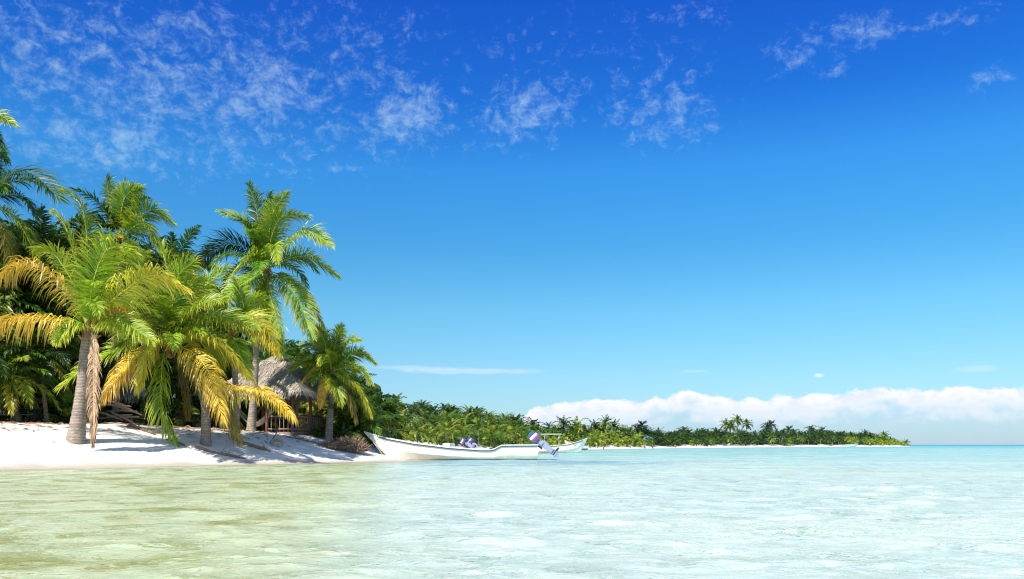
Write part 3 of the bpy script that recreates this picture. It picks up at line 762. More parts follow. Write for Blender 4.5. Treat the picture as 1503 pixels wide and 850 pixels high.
hero_palm('short round-crowned coconut palm with a straight trunk at the right of the hut', (487, 543), 45.2,
          [(482, 646), (484, 620, 0), (486, 580, 0), (486, 545, 0)], 0.17, 0.14, [
    ([(480, 515, -.3), (474, 495, -.5), (466, 482, -.7)], 'green', dict(roll=.6)),
    ([(490, 515, -.3), (495, 495, -.4), (500, 480, -.6)], 'green', dict(roll=-.9)),
    ([(500, 520, -.4), (512, 500, -.8), (526, 500, -1.1)], 'green', {}),
    ([(508, 526, -.4), (530, 518, -.8), (548, 532, -1.1)], 'lime', {}),
    ([(508, 540, -.6), (530, 545, -1), (544, 562, -1.3)], 'lime', {}),
    ([(505, 555, -.7), (528, 572, -1), (544, 608, -1.2)], 'yellow', dict(leaf=.8)),
    ([(500, 562, -.9), (514, 585, -1.3), (522, 615, -1.4)], 'olive', {}),
    ([(490, 560, -1.1), (496, 575, -1.6), (500, 592, -1.8)], 'lime', dict(side=(1, 0, 0))),
    ([(465, 533, -.5), (445, 532, -.8), (428, 540, -1)], 'lime', dict(leaf=.6)),
    ([(468, 542, -.7), (458, 545, -1), (446, 558, -1.2)], 'yellow', dict(leaf=.5)),
    ([(476, 520, .2), (460, 505, .4), (446, 508, .6)], 'green', {}),
    ([(478, 555, -.5), (472, 575, -.7), (470, 596, -.8)], 'orange', dict(leaf=.5)),
    ([(484, 528, -1.3), (478, 520, -1.9), (470, 532, -2.3)], 'lime', dict(leaf=.6)),
], G1, 10, 2.0, seed=53, leaf=0.7, coco=3, excol=(GREEN, LIME))
hero_palm('thin leaning palm trunk between the short round palm and the brushwood heap', (514, 596), 47.0,
          [(495, 652), (503, 630, 0), (510, 610, 0), (514, 597, 0)], 0.1, 0.08, [
    ([(505, 585, -.3), (496, 590, -.5), (490, 606, -.6)], 'olive', dict(leaf=.6)),
    ([(524, 585, -.3), (536, 590, -.5), (543, 610, -.6)], 'lime', dict(leaf=.6)),
    ([(520, 580, .1), (526, 570, .2), (536, 572, .3)], 'green', dict(leaf=.6)),
    ([(510, 580, .1), (506, 568, .2), (498, 566, .3)], 'green', dict(leaf=.6))], G1, 1, 1.2, seed=59, leaf=0.6, excol=(GREEN, LIME))
hero_palm('upright dark green palm whose spiky crown tops the grove at the left', (176, 345), 44.0,
          [(168, 628), (172, 520, 0), (176, 430, 0), (176, 348, 0)], 0.15, 0.12, [
    ([(168, 318), (160, 290, .1), (157, 263, .1)], 'dark', dict(leaf=.9, roll=1.2)),
    ([(178, 310, -.3), (186, 285, -.5), (206, 276, -.8)], 'green', dict(leaf=.9, roll=-.6)),
    ([(176, 315, .4), (174, 285, .6), (182, 270, .8)], 'dark', dict(leaf=.8, roll=-1)),
    ([(198, 325, -.5), (222, 308, -.9), (250, 326, -1.2)], 'green', dict(leaf=1.1)),
    ([(194, 335, -.7), (212, 328, -1.3), (232, 366, -1.6)], 'lime', dict(leaf=.9)),
    ([(156, 330, -.4), (136, 322, -.8), (112, 350, -1)], 'dark', {}),
    ([(160, 345, -.8), (148, 350, -1.4), (138, 392, -1.6)], 'green', {}),
    ([(186, 350, -1), (192, 365, -1.6), (196, 400, -1.8)], 'green', {}),
], G1, 6, 3.2, seed=61, leaf=0.9, excol=(DEEP, GREEN))
hero_palm('shaded palm reaching a long blue green frond in from the left edge', (-18, 290), 38.0,
          [(-30, 622), (-28, 520, 0), (-24, 400, 0), (-18, 292, 0)], 0.15, 0.13, [
    ([(5, 262, -.5), (45, 254, -1), (88, 292, -1.3)], 'dark', dict(leaf=1.2, n=90, col=((.02, .045, .03), GREEN, GREEN))),
    ([(5, 285, -.9), (32, 290, -1.5), (52, 318, -1.9)], 'dark', dict(leaf=.9, col=((.015, .035, .028), DEEP, GREEN))),
    ([(0, 305, -.5), (30, 330, -.8), (58, 390, -1)], 'green', dict(leaf=1.1)),
    ([(-5, 320, -.9), (10, 350, -1.5), (20, 410, -1.7)], 'olive', {}),
    ([(-10, 255, .2), (-2, 225, .3), (5, 232, .4)], 'dark', {}),
], G1, 7, 3.2, seed=71, leaf=0.95, excol=(DEEP, GREEN))
hero_palm('high palm mostly cut by the left edge, only its frond tips show against the sky', (-46, 205), 41.0,
          [(-60, 620), (-58, 480, 0), (-52, 330, 0), (-46, 207, 0)], 0.15, 0.13, [
    ([(-25, 180, -.3), (-6, 168, -.5), (20, 182, -.7)], 'green', dict(leaf=.7)),
    ([(-25, 195, -.4), (-8, 196, -.7), (6, 225, -.9)], 'dark', dict(leaf=.7)),
    ([(-25, 210, .4), (-12, 222, .6), (-2, 262, .8)], 'dark', dict(leaf=.6)),
    ([(-50, 160, .2), (-48, 120, .3), (-60, 90, .4)], 'green', {}),
], G1, 3, 2.0, seed=77, excol=(DEEP, GREEN))

# --- crown variants shared by the other palms
def crown_variant(seed, nf, Ln, nl, leaf, width, c1, c2, old=0.3, lo=-35):
    rs = random.Random(seed); mb = MB()
    for k in range(nf):
        az = k * 2.39996 + rs.uniform(-0.3, 0.3)
        t = (k + 0.5) / nf
        el = R(82 + (lo - 82) * t ** 0.9 + rs.uniform(-8, 8))
        yc = rs.random() < old * (0.4 + 1.3 * t)
        a, b = (c1, c2) if not yc else (lerp(c2, LIME, 0.7), lerp(LIME, YELL, rs.random()))
        pts = arc_frond((0, 0, 0), az, el, Ln * rs.uniform(0.8, 1.1) * (0.75 if t < .12 else 1), rs.uniform(0.35, 0.8))
        add_frond(mb, pts, n=nl, leaf=leaf, width=width, col=(a, b), ribcol=lerp(b, LIME, .5), droop=rs.uniform(.3, .6), fold=0.15, seed=rs.randrange(10 ** 6), rib=0.03, ribn=6, roll=rs.uniform(-.4, .4))
    return mb.mesh('crown', M['far_leaf'])
def trunk_variant(seed, H, lean, n=8):
    rs = random.Random(seed); mb = MB()
    a = rs.uniform(0, 6.28)
    pts = [(lean * math.cos(a) * (1 - (z / H)) ** 1.8 * 1.0, lean * math.sin(a) * (1 - (z / H)) ** 1.8, z) for z in (0, H * .3, H * .6, H)]
    trunk_mesh(mb, pts, 0.125, 0.09, 1.6, n, seed, 0.3, (.62, .56, .5))  # bark of the back palms tinted darker to stand for shade
    return mb.mesh('trunk', M['bark'], True)
near_crowns = [crown_variant(100 + i, 24, 3.2, 46, 0.8, 0.07, c[0], c[1], c[2]) for i, c in enumerate([(DEEP, GREEN, .06), (GREEN, FRESH, .15), (FRESH, LIME, .35), (DEEP, FRESH, .15), (LIME, YELL, .3)])]
mid_crowns = [crown_variant(200 + i, 15, 3.4, 30, 0.62, 0.11, c[0], c[1], c[2], lo=-18) for i, c in enumerate([(DEEP, GREEN, .03), (DEEP, FRESH, .06), (GREEN, LIME, .25), (GREEN, FRESH, .1)])]
far_crowns = [crown_variant(300 + i, 20, 2.8, 11, 0.75, 0.22, c[0], c[1], c[2]) for i, c in enumerate([(DEEP, DEEP, .0), (DEEP, GREEN, .08), (GREEN, FRESH, .2), (FRESH, LIME, .45), (DEEP, GREEN, .0)])]
trunks = [trunk_variant(400 + i, 1.0 * 6.0, l) for i, l in enumerate([0.3, 0.8, 1.4])]

def palm(px, Y, ytop, crowns, label, group, scale=1.0, cidx=None, X=None, lean=None):
    x = (px - CX) / F * Y if X is None else X
    z0 = gz(x, Y) - 0.15
    ztop = HC + (CY - ytop) / F * Y
    hc = max(0.45, ztop - z0 - 2.0 * scale)    # height of the crown's centre
    root = empty('palm_tree', (x, Y, z0), rnd.uniform(0, 6.28)); tag(root, label, 'palm tree', group)
    t = bpy.data.objects.new('trunk', trunks[rnd.randrange(3) if lean is None else lean]); link(t, root); t.scale = (scale, scale, hc / 6.0)
    c = bpy.data.objects.new('crown', crowns[rnd.randrange(len(crowns)) if cidx is None else cidx]); link(c, root)
    c.location = (0, 0, hc); c.scale = (scale, scale, scale); c.rotation_euler = (rnd.uniform(-.12, .12), rnd.uniform(-.12, .12), rnd.uniform(0, 6.28))
    return root

# the dense part of the near grove, behind the front palms
def grove_top(px):
    return float(np.interp(px, [-80, 0, 60, 130, 200, 250, 300, 340, 400, 440, 500, 545, 580], [300, 318, 322, 330, 356, 362, 428, 450, 492, 500, 520, 560, 590]))
GB = 'shaded palms inside the near grove'
k = 0
for row, (Yr, step) in enumerate(((43, 52), (49, 46), (56, 40), (66, 36))):
    px = -70 + row * 13
    while px < 545:
        Y = Yr + rnd.uniform(-1.5, 2.5) + max(0, (px - 300) * 0.012)
        if not (245 < px < 500 and Y < 53) and not (150 < px < 240 and Y < 50):
            yt = grove_top(px) + rnd.uniform(0, 30) + (3 - row) * 9
            lab = ('dark palm deep in the grove behind the flared front palm' if px < 180 else
                   'green palm in the grove behind the low bushy palm' if px < 330 else
                   'green palm standing in the grove behind the thatched hut')
            palm(px, Y, yt, near_crowns, lab, GB, 1.0 * rnd.uniform(.85, 1.15), cidx=rnd.choice([0, 0, 3, 1] if px < 200 else [1, 1, 3, 2, 0]))
            k += 1
        px += step * rnd.uniform(.8, 1.25)
palm(250, 47, 346, near_crowns, 'bright green palm top poking up right of the spiky dark crown', GB, 1.0, 1)
palm(58, 42, 318, near_crowns, 'dark palm crown filling the gap left of the flared palm top', GB, 1.1, 0)
palm(-12, 39, 385, near_crowns, 'dark hanging crown behind the brown upper frond of the flared palm', GB, 1.1, 3)
palm(48, 41, 400, near_crowns, 'deep green crown between the flared palm and the left edge', GB, 1.0, 0)
palm(20, 40, 340, near_crowns, 'shaded palm crown at the left edge under the long reaching frond', GB, 1.15, 0)

# low young palms without a visible trunk, at the foot of the grove
GY = 'young palms on the grove floor'
young_spots = [(468, 49, 604, 4), (500, 48.5, 606, 4), (524, 49.5, 604, 4), (452, 50.5, 598, 4), (-28, 36.5, 470, 0), (18, 37.5, 500, 1), (62, 38.5, 470, 0), (-5, 39, 430, 0), (40, 40, 420, 0), (85, 42, 430, 0), (112, 44, 500, 3), (-5, 45, 500, 0), (40, 47, 505, 0), (88, 48, 500, 3), (140, 48, 510, 0), (52, 43, 548, 0), (112, 50, 480, 0), (215, 50, 520, 3), (290, 50, 520, 0), (0, 50, 470, 0), (60, 52, 460, 0), (150, 53, 470, 0), (25, 40, 560, 0), (70, 42, 560, 1), (98, 41, 575, 2), (12, 44, 530, 0), (60, 46, 520, 3), (120, 46, 540, 1), (230, 46, 560, 1), (270, 46, 550, 0), (320, 49, 560, 2),
               (462, 55, 592, 2), (505, 55, 588, 2), (525, 55, 592, 2), (440, 55, 570, 3), (400, 56, 560, 3), (365, 56, 555, 1), (540, 58, 600, 3), (445, 57, 600, 2)]
for px, Y, yt, ci in young_spots:
    lab = ('young stemless palm in shade left of the flared trunk' if px < 110 else 'young palm under the bushy palm in deep shade' if px < 340 else
           'yellow green young palm filling the space around the hut posts')
    r = palm(px, Y, yt, near_crowns, lab, GY, (0.75 if px < 400 else 0.65) if ci < 4 else 0.45, ci)

# the long tree line round the bay
canopy = [(500, 572), (545, 592), (575, 589), (590, 594), (620, 598), (680, 598), (700, 601), (730, 610), (760, 614), (800, 626), (850, 627), (900, 627), (950, 630),
          (1000, 632), (1050, 630), (1100, 631), (1150, 631), (1200, 631), (1250, 635), (1290, 636), (1315, 640), (1328, 646)]
cpx = [a for a, b in canopy]; cpy = [b for a, b in canopy]
cum = []
seg = [(CP[i], CP[i + 1]) for i in range(8, 20)]
def far_zone(px):
    if px < 640: return 'green palm in the dense tree line above the bow of the beached boat', 'palms of the bay tree line behind the boat bow'
    if px < 800: return 'small palm in the tree line behind the stern half of the beached boat', 'palms of the bay tree line behind the boat stern'
    if px < 940: return 'distant yellow green palm on the sandy shore right of the second boat', 'palms of the bay shore right of the boats'
    if px < 1240: return 'distant dark palm in the shaded middle stretch of the far tree line', 'dark palms of the far tree line'
    return 'tiny palm near the low right tip of the far shore', 'palms at the tip of the far shore'
cand = []
for row in range(4):
    inl = (5.0, 10.0, 17.0, 26.0)[row]
    for (a, b) in seg:
        d = np.array(b) - np.array(a); ln = np.linalg.norm(d); t_ = d / ln; nrm_ = np.array([-t_[1], t_[0]])
        s = rnd.uniform(0, 2)
        while s < ln:
            p = np.array(a) + t_ * s + nrm_ * (inl + rnd.uniform(-1.5, 2.0))
            Y = p[1]; px = p[0] / Y * F + CX
            s += (2.5 + Y * 0.008 + (1.0 if row > 1 else 0)) * rnd.uniform(.7, 1.3) * (.58 if px < 760 else .85)
            if px < 515 or px > 1334 or Y > 436: continue
            top = float(np.interp(px, cpx, cpy))
            if row == 0: yt = 653 - (653 - top) * rnd.uniform(.42, .74)
            elif row == 1: yt = 653 - (653 - top) * rnd.uniform(.62, .97)
            else: yt = top + rnd.uniform(-8, 7) * (140 / max(Y, 100))
            if px < 760: ci = rnd.choice([2, 2, 3, 1] if row == 0 else [1, 3, 1] if row == 1 else [0, 0, 1, 3])
            elif px < 940 or px > 1240: ci = rnd.choice([3, 3, 2] if row == 0 else [2, 1, 3] if row == 1 else [1, 2, 1])
            else: ci = rnd.choice([1, 4, 0, 1, 2] if row == 0 else [0, 1, 4])
            sc = rnd.uniform(.8, 1.1) * (0.78 if row == 0 else 1.0) * (.54 if px < 640 else .62 if px < 720 else .78 if px < 800 else .95)
            cand.append((sc / Y * (1, .9, .75, .45)[row], px, Y, yt, ci, sc, p[0]))
cand.sort(reverse=True)
NOBJ = 178
for (_, px, Y, yt, ci, sc, x) in cand[:NOBJ]:
    lab, grp = far_zone(px)
    palm(px, Y, yt, mid_crowns if px < 760 else far_crowns, lab, grp, sc, ci, X=x)
# the farthest rest reads as one mass
rest = MB()
def mesh_arrays(me):
    v = np.empty(len(me.vertices) * 3, np.float32); me.vertices.foreach_get('co', v)
    c = np.empty(len(me.vertices) * 4, np.float32); me.attributes['tint'].data.foreach_get('color', c)
    return v.reshape(-1, 3), c.reshape(-1, 4)[:, :3], [tuple(p.vertices) for p in me.polygons]
cache = {}
def arr(me):
    if me.name not in cache: cache[me.name] = mesh_arrays(me)
    return cache[me.name]
for (_, px, Y, yt, ci, sc, x) in cand[NOBJ:]:
    z0 = gz(x, Y) - .15; hc = max(.45, HC + (CY - yt) / F * Y - z0 - 2 * sc)
    a = rnd.uniform(0, 6.28); ca, sa = math.cos(a), math.sin(a)
    cs = mid_crowns if px < 760 else far_crowns
    v, c, f = arr(cs[ci]); v = v @ np.array([[ca, sa, 0], [-sa, ca, 0], [0, 0, 1]], dtype=np.float32) * sc + np.array([x, Y, z0 + hc], np.float32)
    rest.add(v, f, c)
    v, c, f = arr(trunks[0]); v = v * np.array([sc, sc, hc / 6], np.float32) + np.array([x, Y, z0], np.float32)
    rest.add(v, f, c * .8)
tag(rest.build('distant_palms', M['far_leaf']), 'mass of the farthest palms in the tree line round the bay', kind='stuff')
print('far palms', len(cand))
GT = 'palms rising above the bay tree line'
emerg = [(580, 105, 580, 'tall palm rising above the tree line over the boat bow', 1), (688, 150, 596, 'left palm of the pair rising over the middle of the boat', 1),
         (703, 152, 600, 'right palm of the pair rising over the middle of the boat', 0), (740, 160, 608, 'palm rising just left of the raised outboard motor', 1),
         (757, 168, 607, 'palm rising directly above the raised outboard motor', 0), (782, 180, 612, 'palm rising just right of the raised outboard motor', 0),
         (828, 175, 610, 'slim palm standing free above the second boat', 1), (847, 178, 613, 'full-crowned palm standing free at the bow of the second boat', 3),
         (873, 200, 616, 'left palm of the open cluster on the sandy shore', 1), (889, 205, 609, 'tallest palm of the open cluster on the sandy shore', 2), (902, 205, 616, 'right palm of the open cluster on the sandy shore', 1),
         (936, 235, 621, 'shorter palm of the leaning pair over the shore', 0), (942, 236, 615, 'taller palm of the leaning pair over the shore', 0),
         (1004, 280, 624, 'dark palm top above the middle of the far trees', 0), (1066, 315, 614, 'left palm of the open clump on the far shore', 2), (1082, 318, 608, 'tallest palm of the open clump on the far shore', 2),
         (1096, 320, 614, 'right palm of the open clump on the far shore', 1), (1073, 316, 617, 'low palm inside the open clump on the far shore', 2), (1126, 335, 620, 'shorter of the two dark palms right of the open clump', 0),
         (1131, 336, 615, 'taller of the two dark palms right of the open clump', 0), (1158, 350, 623, 'dark palm top left of the far trees double peak', 0), (1190, 365, 623, 'left peak palm of the far trees', 0),
         (1207, 368, 625, 'right peak palm of the far trees', 0), (1270, 392, 630, 'palm top on the descending far tree line', 1), (1297, 402, 632, 'palm top close to the tip of the far shore', 2),
         (1329, 428, 644, 'last lone palm at the right tip of the far shore', 2)]
for px, Y, yt, ci in ((552, 84, 578, 1), (566, 92, 588, 0), (602, 112, 594, 0), (618, 120, 598, 1), (636, 126, 594, 0), (655, 130, 600, 0), (668, 136, 597, 1), (722, 158, 609, 0), (806, 190, 619, 0)):
    palm(px, Y, yt, mid_crowns, 'palm crown in the top row of the tree line above the beached boat', 'top row palms above the beached boat', .66, ci)
for px, Y, yt, lab, ci in emerg:
    palm(px, Y, yt, mid_crowns if Y < 165 else far_crowns, lab, GT, .8 if Y < 160 else 1.0 if Y < 300 else 1.15, ci if Y >= 165 or ci < 4 else 0)

# ------------------------------------------------------------------ undergrowth (nobody could count it)
def leaf_clumps(name, spots, mat, per=60, size=0.22, seed=5):
    """spots: (x, y, z, radius xyz, colour)"""
    rs = np.random.RandomState(seed); mb = MB()
    for (x, y, z, rx, ry, rz, col) in spots:
        m = per
        u = nrmz(rs.normal(size=(m, 3))) * (rs.uniform(0.35, 1.0, (m, 1)) ** 0.6)
        c = np.array([x, y, z]) + u * np.array([rx, ry, rz])
        a = nrmz(rs.normal(size=(m, 3))); b = nrmz(np.cross(a, rs.normal(size=(m, 3))))
        s = size * rs.uniform(.5, 1.3, (m, 1))
        v = np.stack([c - a * s, c + b * s * .45, c + a * s, c - b * s * .45], 1)
        cv = np.array(col) * rs.uniform(.6, 1.4, (m, 1)); cv = np.repeat(cv[:, None, :], 4, 1)
        kk = np.arange(m)[:, None] * 4
        mb.add(v.reshape(-1, 3), (kk + np.array([0, 1, 2, 3])).tolist(), cv.reshape(-1, 3))
    return mb.build(name, mat)
spots = []
rs_ = random.Random(99)
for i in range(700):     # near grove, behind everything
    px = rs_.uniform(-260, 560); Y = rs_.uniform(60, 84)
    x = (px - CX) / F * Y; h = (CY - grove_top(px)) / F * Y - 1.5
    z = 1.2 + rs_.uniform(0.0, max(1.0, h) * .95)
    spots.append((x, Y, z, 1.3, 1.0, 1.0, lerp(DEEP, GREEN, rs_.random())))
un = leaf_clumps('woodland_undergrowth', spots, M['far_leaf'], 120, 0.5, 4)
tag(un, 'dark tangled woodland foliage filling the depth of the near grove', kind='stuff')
spots = []
for row in range(3):
    acc = 0
    for (a, b) in seg:
        d = np.array(b) - np.array(a); ln = np.linalg.norm(d); t_ = d / ln; nn = np.array([-t_[1], t_[0]])
        s = 0
        while s < ln:
            p = np.array(a) + t_ * s + nn * ((8, 14, 30)[row] + rs_.uniform(-1.5, 2)); s += 1.7 + p[1] * 0.004
            px = p[0] / p[1] * F + CX
            if px > 1326 or px < 505: continue
            top = HC + (CY - float(np.interp(px, cpx, cpy))) / F * p[1]
            hh = (0.2, 0.36, 0.66)[row] * (top - 1) * rs_.uniform(.7, 1.05)
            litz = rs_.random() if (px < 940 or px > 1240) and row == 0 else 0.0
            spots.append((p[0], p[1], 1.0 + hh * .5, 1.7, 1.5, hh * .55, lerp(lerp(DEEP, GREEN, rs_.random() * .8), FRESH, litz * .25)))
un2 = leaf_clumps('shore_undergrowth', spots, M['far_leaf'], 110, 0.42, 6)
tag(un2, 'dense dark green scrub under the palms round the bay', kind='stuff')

# leaf litter on the sand under the palms
mb = MB(); rs_ = random.Random(12)
for i in range(3800):
    px = rs_.uniform(-60, 540); Y = rs_.uniform(29, 50); x = (px - CX) / F * Y
    s = float(sdist(np.array([x]), np.array([Y]))[0])
    if s < 3.2 or rs_.random() > (0.12 if s < 4.2 else 0.8): continue
    z = gz(x, Y) + 0.02; a = rs_.uniform(0, 6.28); l = rs_.uniform(.06, .3); w = rs_.uniform(.012, .035)
    dx, dy = math.cos(a) * l, math.sin(a) * l; ex, ey = -math.sin(a) * w, math.cos(a) * w; t = rs_.uniform(0, .07)
    cc = lerp(BROWN, TAN, rs_.random()) if rs_.random() < .75 else (0.3, 0.1, 0.05)
    mb.add([(x - dx, Y - dy, z), (x + ex, Y + ey, z + t), (x + dx, Y + dy, z + .01), (x - ex, Y - ey, z + t * .3)], [(0, 1, 2, 3)], cc)
tag(mb.build('leaf_litter', M['dry']), 'scattered dry brown leaf litter on the sand under the palms', kind='stuff')

# ------------------------------------------------------------------ thatched hut
def thatch_roof(mb, hw, hd, zc, ridge, zt, seed, over=0.32, rows_=16):
    """hipped thatch: solid core plus overlapping strands"""
    rs = random.Random(seed)
    A = [(-hw, -hd, zc), (hw, -hd, zc), (hw, hd, zc), (-hw, hd, zc)]; r1 = (-ridge, 0, zt); r2 = (ridge, 0, zt)
    th = 0.22
    core = [Vector(p) for p in A + [r1, r2]]
    low = [p - Vector((0, 0, th)) for p in core]
    V = core + low
    Fc = [(0, 1, 5, 4), (1, 2, 5), (2, 3, 4, 5), (3, 0, 4), (10, 11, 7, 6), (11, 8, 7), (11, 10, 9, 8), (10, 6, 9), (0, 6, 7, 1), (1, 7, 8, 2), (2, 8, 9, 3), (3, 9, 6, 0)]
    mb.add([tuple(p) for p in V], Fc, (.55, .55, .55))
    sides = [(A[0], A[1], r2, r1), (A[1], A[2], r2, r2), (A[2], A[3], r1, r2), (A[3], A[0], r1, r1)]
    for (a, b, c, d) in sides:
        a, b, c, d = map(Vector, (a, b, c, d))
        nrm = (b - a).cross(d - a).normalized()
        if nrm.z < 0: nrm = -nrm
        for r in range(rows_ + 1):
            v = r / rows_
            p0 = a.lerp(d, v); p1 = b.lerp(c, v); ln = (p1 - p0).length
            down = ((a + b) / 2 - (c + d) / 2).normalized()
            for k in range(int(ln / 0.045) + 2):
                u = rs.random(); q = p0.lerp(p1, u) + nrm * rs.uniform(0.0, 0.07)
                l = rs.uniform(.28, .5) * (1.25 if r == 0 else 1); w = rs.uniform(.015, .04)
                dn = (down + Vector((rs.uniform(-.2, .2), rs.uniform(-.2, .2), rs.uniform(-.1, .02) - (.55 if r == 0 else 0)))).normalized()
                side = dn.cross(nrm).normalized() * w
                e = q + dn * l + nrm * rs.uniform(0, .05)
                g = rs.uniform(.6, 1.15)
                mb.add([tuple(q - side), tuple(q + side), tuple(e + side * .5), tuple(e - side * .5)], [(0, 1, 2, 3)], (g, g * .99, g * .96))
def cyl(mb, a, b, r, n=8, col=(1, 1, 1), r2=None): mb.tube([a, b], [r, r2 or r], n, col); return mb

HY = 46.0
hx = (407 - CX) / F * HY
hz = 1.28
hut = empty('beach_hut', (hx, HY, hz), R(-14)); tag(hut, 'open wooden beach hut with grey thatched roof and railing', 'hut')
mb = MB(); thatch_roof(mb, 2.7, 2.4, 2.25, 0.35, 4.3, 1); mb.build('thatched_roof', M['thatch'], hut)
dk = MB()
for i in range(17): dk.box((0, -1.68 + i * .21, 0.16), (3.9, 0.195, 0.05), bev=.006)
dk.box((0, -1.79, 0.06), (3.9, 0.07, 0.16)); dk.box((0, 1.79, 0.06), (3.9, 0.07, 0.16)); 
for sx in (-1.8, 0, 1.8): dk.box((sx, 0, 0.05), (0.1, 3.4, 0.14))
dk.build('deck', M['wood'], hut)
for x, y in ((-1.8, -1.66), (0.35, -1.66), (1.8, -1.66), (-1.8, 1.6), (0, 1.6), (1.8, 1.6), (1.8, -1.2), (1.8, 0.3)):
    cyl(MB(), (x, y, -0.55), (x + rnd.uniform(-.03, .03), y, 2.5), 0.085, 10).build('post', M['redwood'], hut, True)
bmz = MB()
for y in (-1.66, 1.6): cyl(bmz, (-2.0, y, 2.28), (2.0, y, 2.28), 0.07)
for x in (-1.8, 1.8): cyl(bmz, (x, -1.9, 2.36), (x, 1.9, 2.36), 0.06)
bmz.build('roof_beams', M['redwood'], hut, True)
def railing(a, b, parent):
    a, b = Vector(a), Vector(b); r = MB()
    cyl(r, a + Vector((0, 0, 1.0)), b + Vector((0, 0, 1.0)), .045); cyl(r, a + Vector((0, 0, .34)), b + Vector((0, 0, .34)), .035)
    n = max(2, int((b - a).length / .24))
    for i in range(1, n):
        q = a.lerp(b, i / n); cyl(r, q + Vector((0, 0, .2)), q + Vector((rnd.uniform(-.02, .02), 0, 1.04)), .026, 6)
    return r.build('railing', M['wood'], parent, True)
railing((0.35, -1.66, 0), (1.8, -1.66, 0), hut); railing((1.82, -1.6, 0), (1.82, 1.6, 0), hut); railing((-1.8, 1.6, 0), (1.8, 1.6, 0), hut)
# hammock slung inside
hm = MB(); NU, NV = 18, 8
V = []; C_ = []
for i in range(NU):
    u = i / (NU - 1)
    for j in range(NV):
        v = j / (NV - 1) - .5; wd = .75 * math.sin(math.pi * min(max(u, .04), .96)) ** .5
        V.append((-1.7 + 2.0 * u, -1.0 + v * wd, 1.25 - 0.75 * math.sin(math.pi * u) + 0.5 * (v * 2) ** 2 * .35)); C_.append((1, 1, 1))
hm.add(V, [(i * NV + j, (i + 1) * NV + j, (i + 1) * NV + j + 1, i * NV + j + 1) for i in range(NU - 1) for j in range(NV - 1)], C_)
hrot = Matrix.Rotation(R(-14), 4, 'Z')
ho = hm.build('hammock', M['rope']); ho.location = (hx, HY, hz); ho.rotation_euler = (0, 0, R(-14))
sol = ho.modifiers.new('thickness', 'SOLIDIFY'); sol.thickness = 0.02
tag(ho, 'pale woven hammock slung low under the hut roof', 'hammock')

# second, half-hidden thatched shelter
H2Y = 46.0; h2x = (186 - CX) / F * H2Y
sh = empty('thatched_shelter', (h2x, H2Y, gz(h2x, H2Y)), R(12)); tag(sh, 'low thatched shelter in shade, half hidden behind the hanging fronds of the bushy palm', 'shelter')
mb = MB(); thatch_roof(mb, 1.5, 1.4, 1.75, .1, 3.2, 2, rows_=10); mb.build('thatched_roof', M['thatch'], sh)
for x, y in ((-1.1, -1), (1.1, -1), (-1.1, 1), (1.1, 1)): cyl(MB(), (x, y, -.2), (x, y, 1.9), .08).build('post', M['wood'], sh, True)

# ------------------------------------------------------------------ dark picnic tables at the left
def picnic(px, Y, rz, label, lx=2.4):
    b = on(px, Y)
    t = empty('picnic_table', b, rz); tag(t, label, 'picnic table', 'dark picnic tables in the shade')
    m = MB()
    for k in range(4): m.box((0, -.3 + k * .2, .76), (lx, .18, .045), bev=.006)
    m.build('tabletop', M['darkwood'], t)
    for y in (-.72, .72):
        m = MB(); 
        for k in (-.08, .08): m.box((0, y + k, .46), (lx, .14, .045), bev=.006)
        m.build('bench', M['darkwood'], t)
    for x in (-lx * .38, lx * .38):
        m = MB(); cyl(m, (x, -.62, 0), (x, -.1, .735), .05, 6); cyl(m, (x, .62, 0), (x, .1, .735), .05, 6)
        m.box((x, 0, .415), (.07, 1.6, .07)); m.build('leg', M['darkwood'], t)
    return t
picnic(22, 38.5, R(4), 'dark picnic table at the left edge of the beach, closest to the frame edge', 2.5)
picnic(88, 40.5, R(-6), 'dark picnic table in shade just left of the flared palm trunk', 2.2)
picnic(188, 42.5, R(8), 'dark picnic table in front of the half-hidden thatched shelter', 2.8)
picnic(268, 45, R(-4), 'dark picnic table in shade between the bushy palm frond and its trunk', 2.2)

# stacked branches left in the shade between the shelter and the dead frond
lg = MB(); rs_ = random.Random(8); b = on(172, 41.5)
for k in range(9):
    a = rs_.uniform(-.6, .6); q = Vector((rs_.uniform(-.5, .5), rs_.uniform(-.2, .2), rs_.uniform(.2, 1.3))); dv = Vector((math.cos(a), rs_.uniform(-.2, .2), math.sin(a)))
    lg.tube([q - dv * .8, q + Vector((0, 0, .06)), q + dv * .8], [.05, .06, .035], 6, (1.2, 1.2, 1.15))
o = lg.build('branch_pile', M['twig'], None, True); o.location = b
tag(o, 'leaning pile of pale bare branches between the dead frond and the shelter', 'branches')

# ------------------------------------------------------------------ driftwood, brush heap, rope coil
def brush(px, Y, w, h, d, n, label, name='brushwood_heap', seed=3, colr=(1, 1, 1)):
    rs = random.Random(seed); m = MB(); b = on(px, Y)
    for k in range(n):
        u = rs.uniform(-1, 1); v = rs.uniform(-1, 1); top = h * max(.15, 1 - .75 * abs(u) ** 2.2) * rs.uniform(.45, 1)
        p0 = Vector((u * w, v * d, 0)); a = rs.uniform(0, 6.28); l = rs.uniform(.2, .55)
        p1 = p0 + Vector((math.cos(a) * l * .5, math.sin(a) * l * .5, top * .6)); p2 = p1 + Vector((rs.uniform(-.3, .3), rs.uniform(-.3, .3), top * .4))
        g = rs.uniform(.45, 1.3); m.tube([p0, p1, p2], [.03, .022, .01], 4, (g, g * .93, g * .9), cap=False)
    o = m.build(name, M['twig']); o.location = b
    return tag(o, label, 'brushwood')
brush(514, 43.5, .75, .85, .55, 480, 'tall heap of tangled grey brown brushwood left of the boat bow')
brush(489, 43.0, .75, .42, .5, 330, 'low heap of pale dry roots at the foot of the short round palm', 'root_heap', 6)
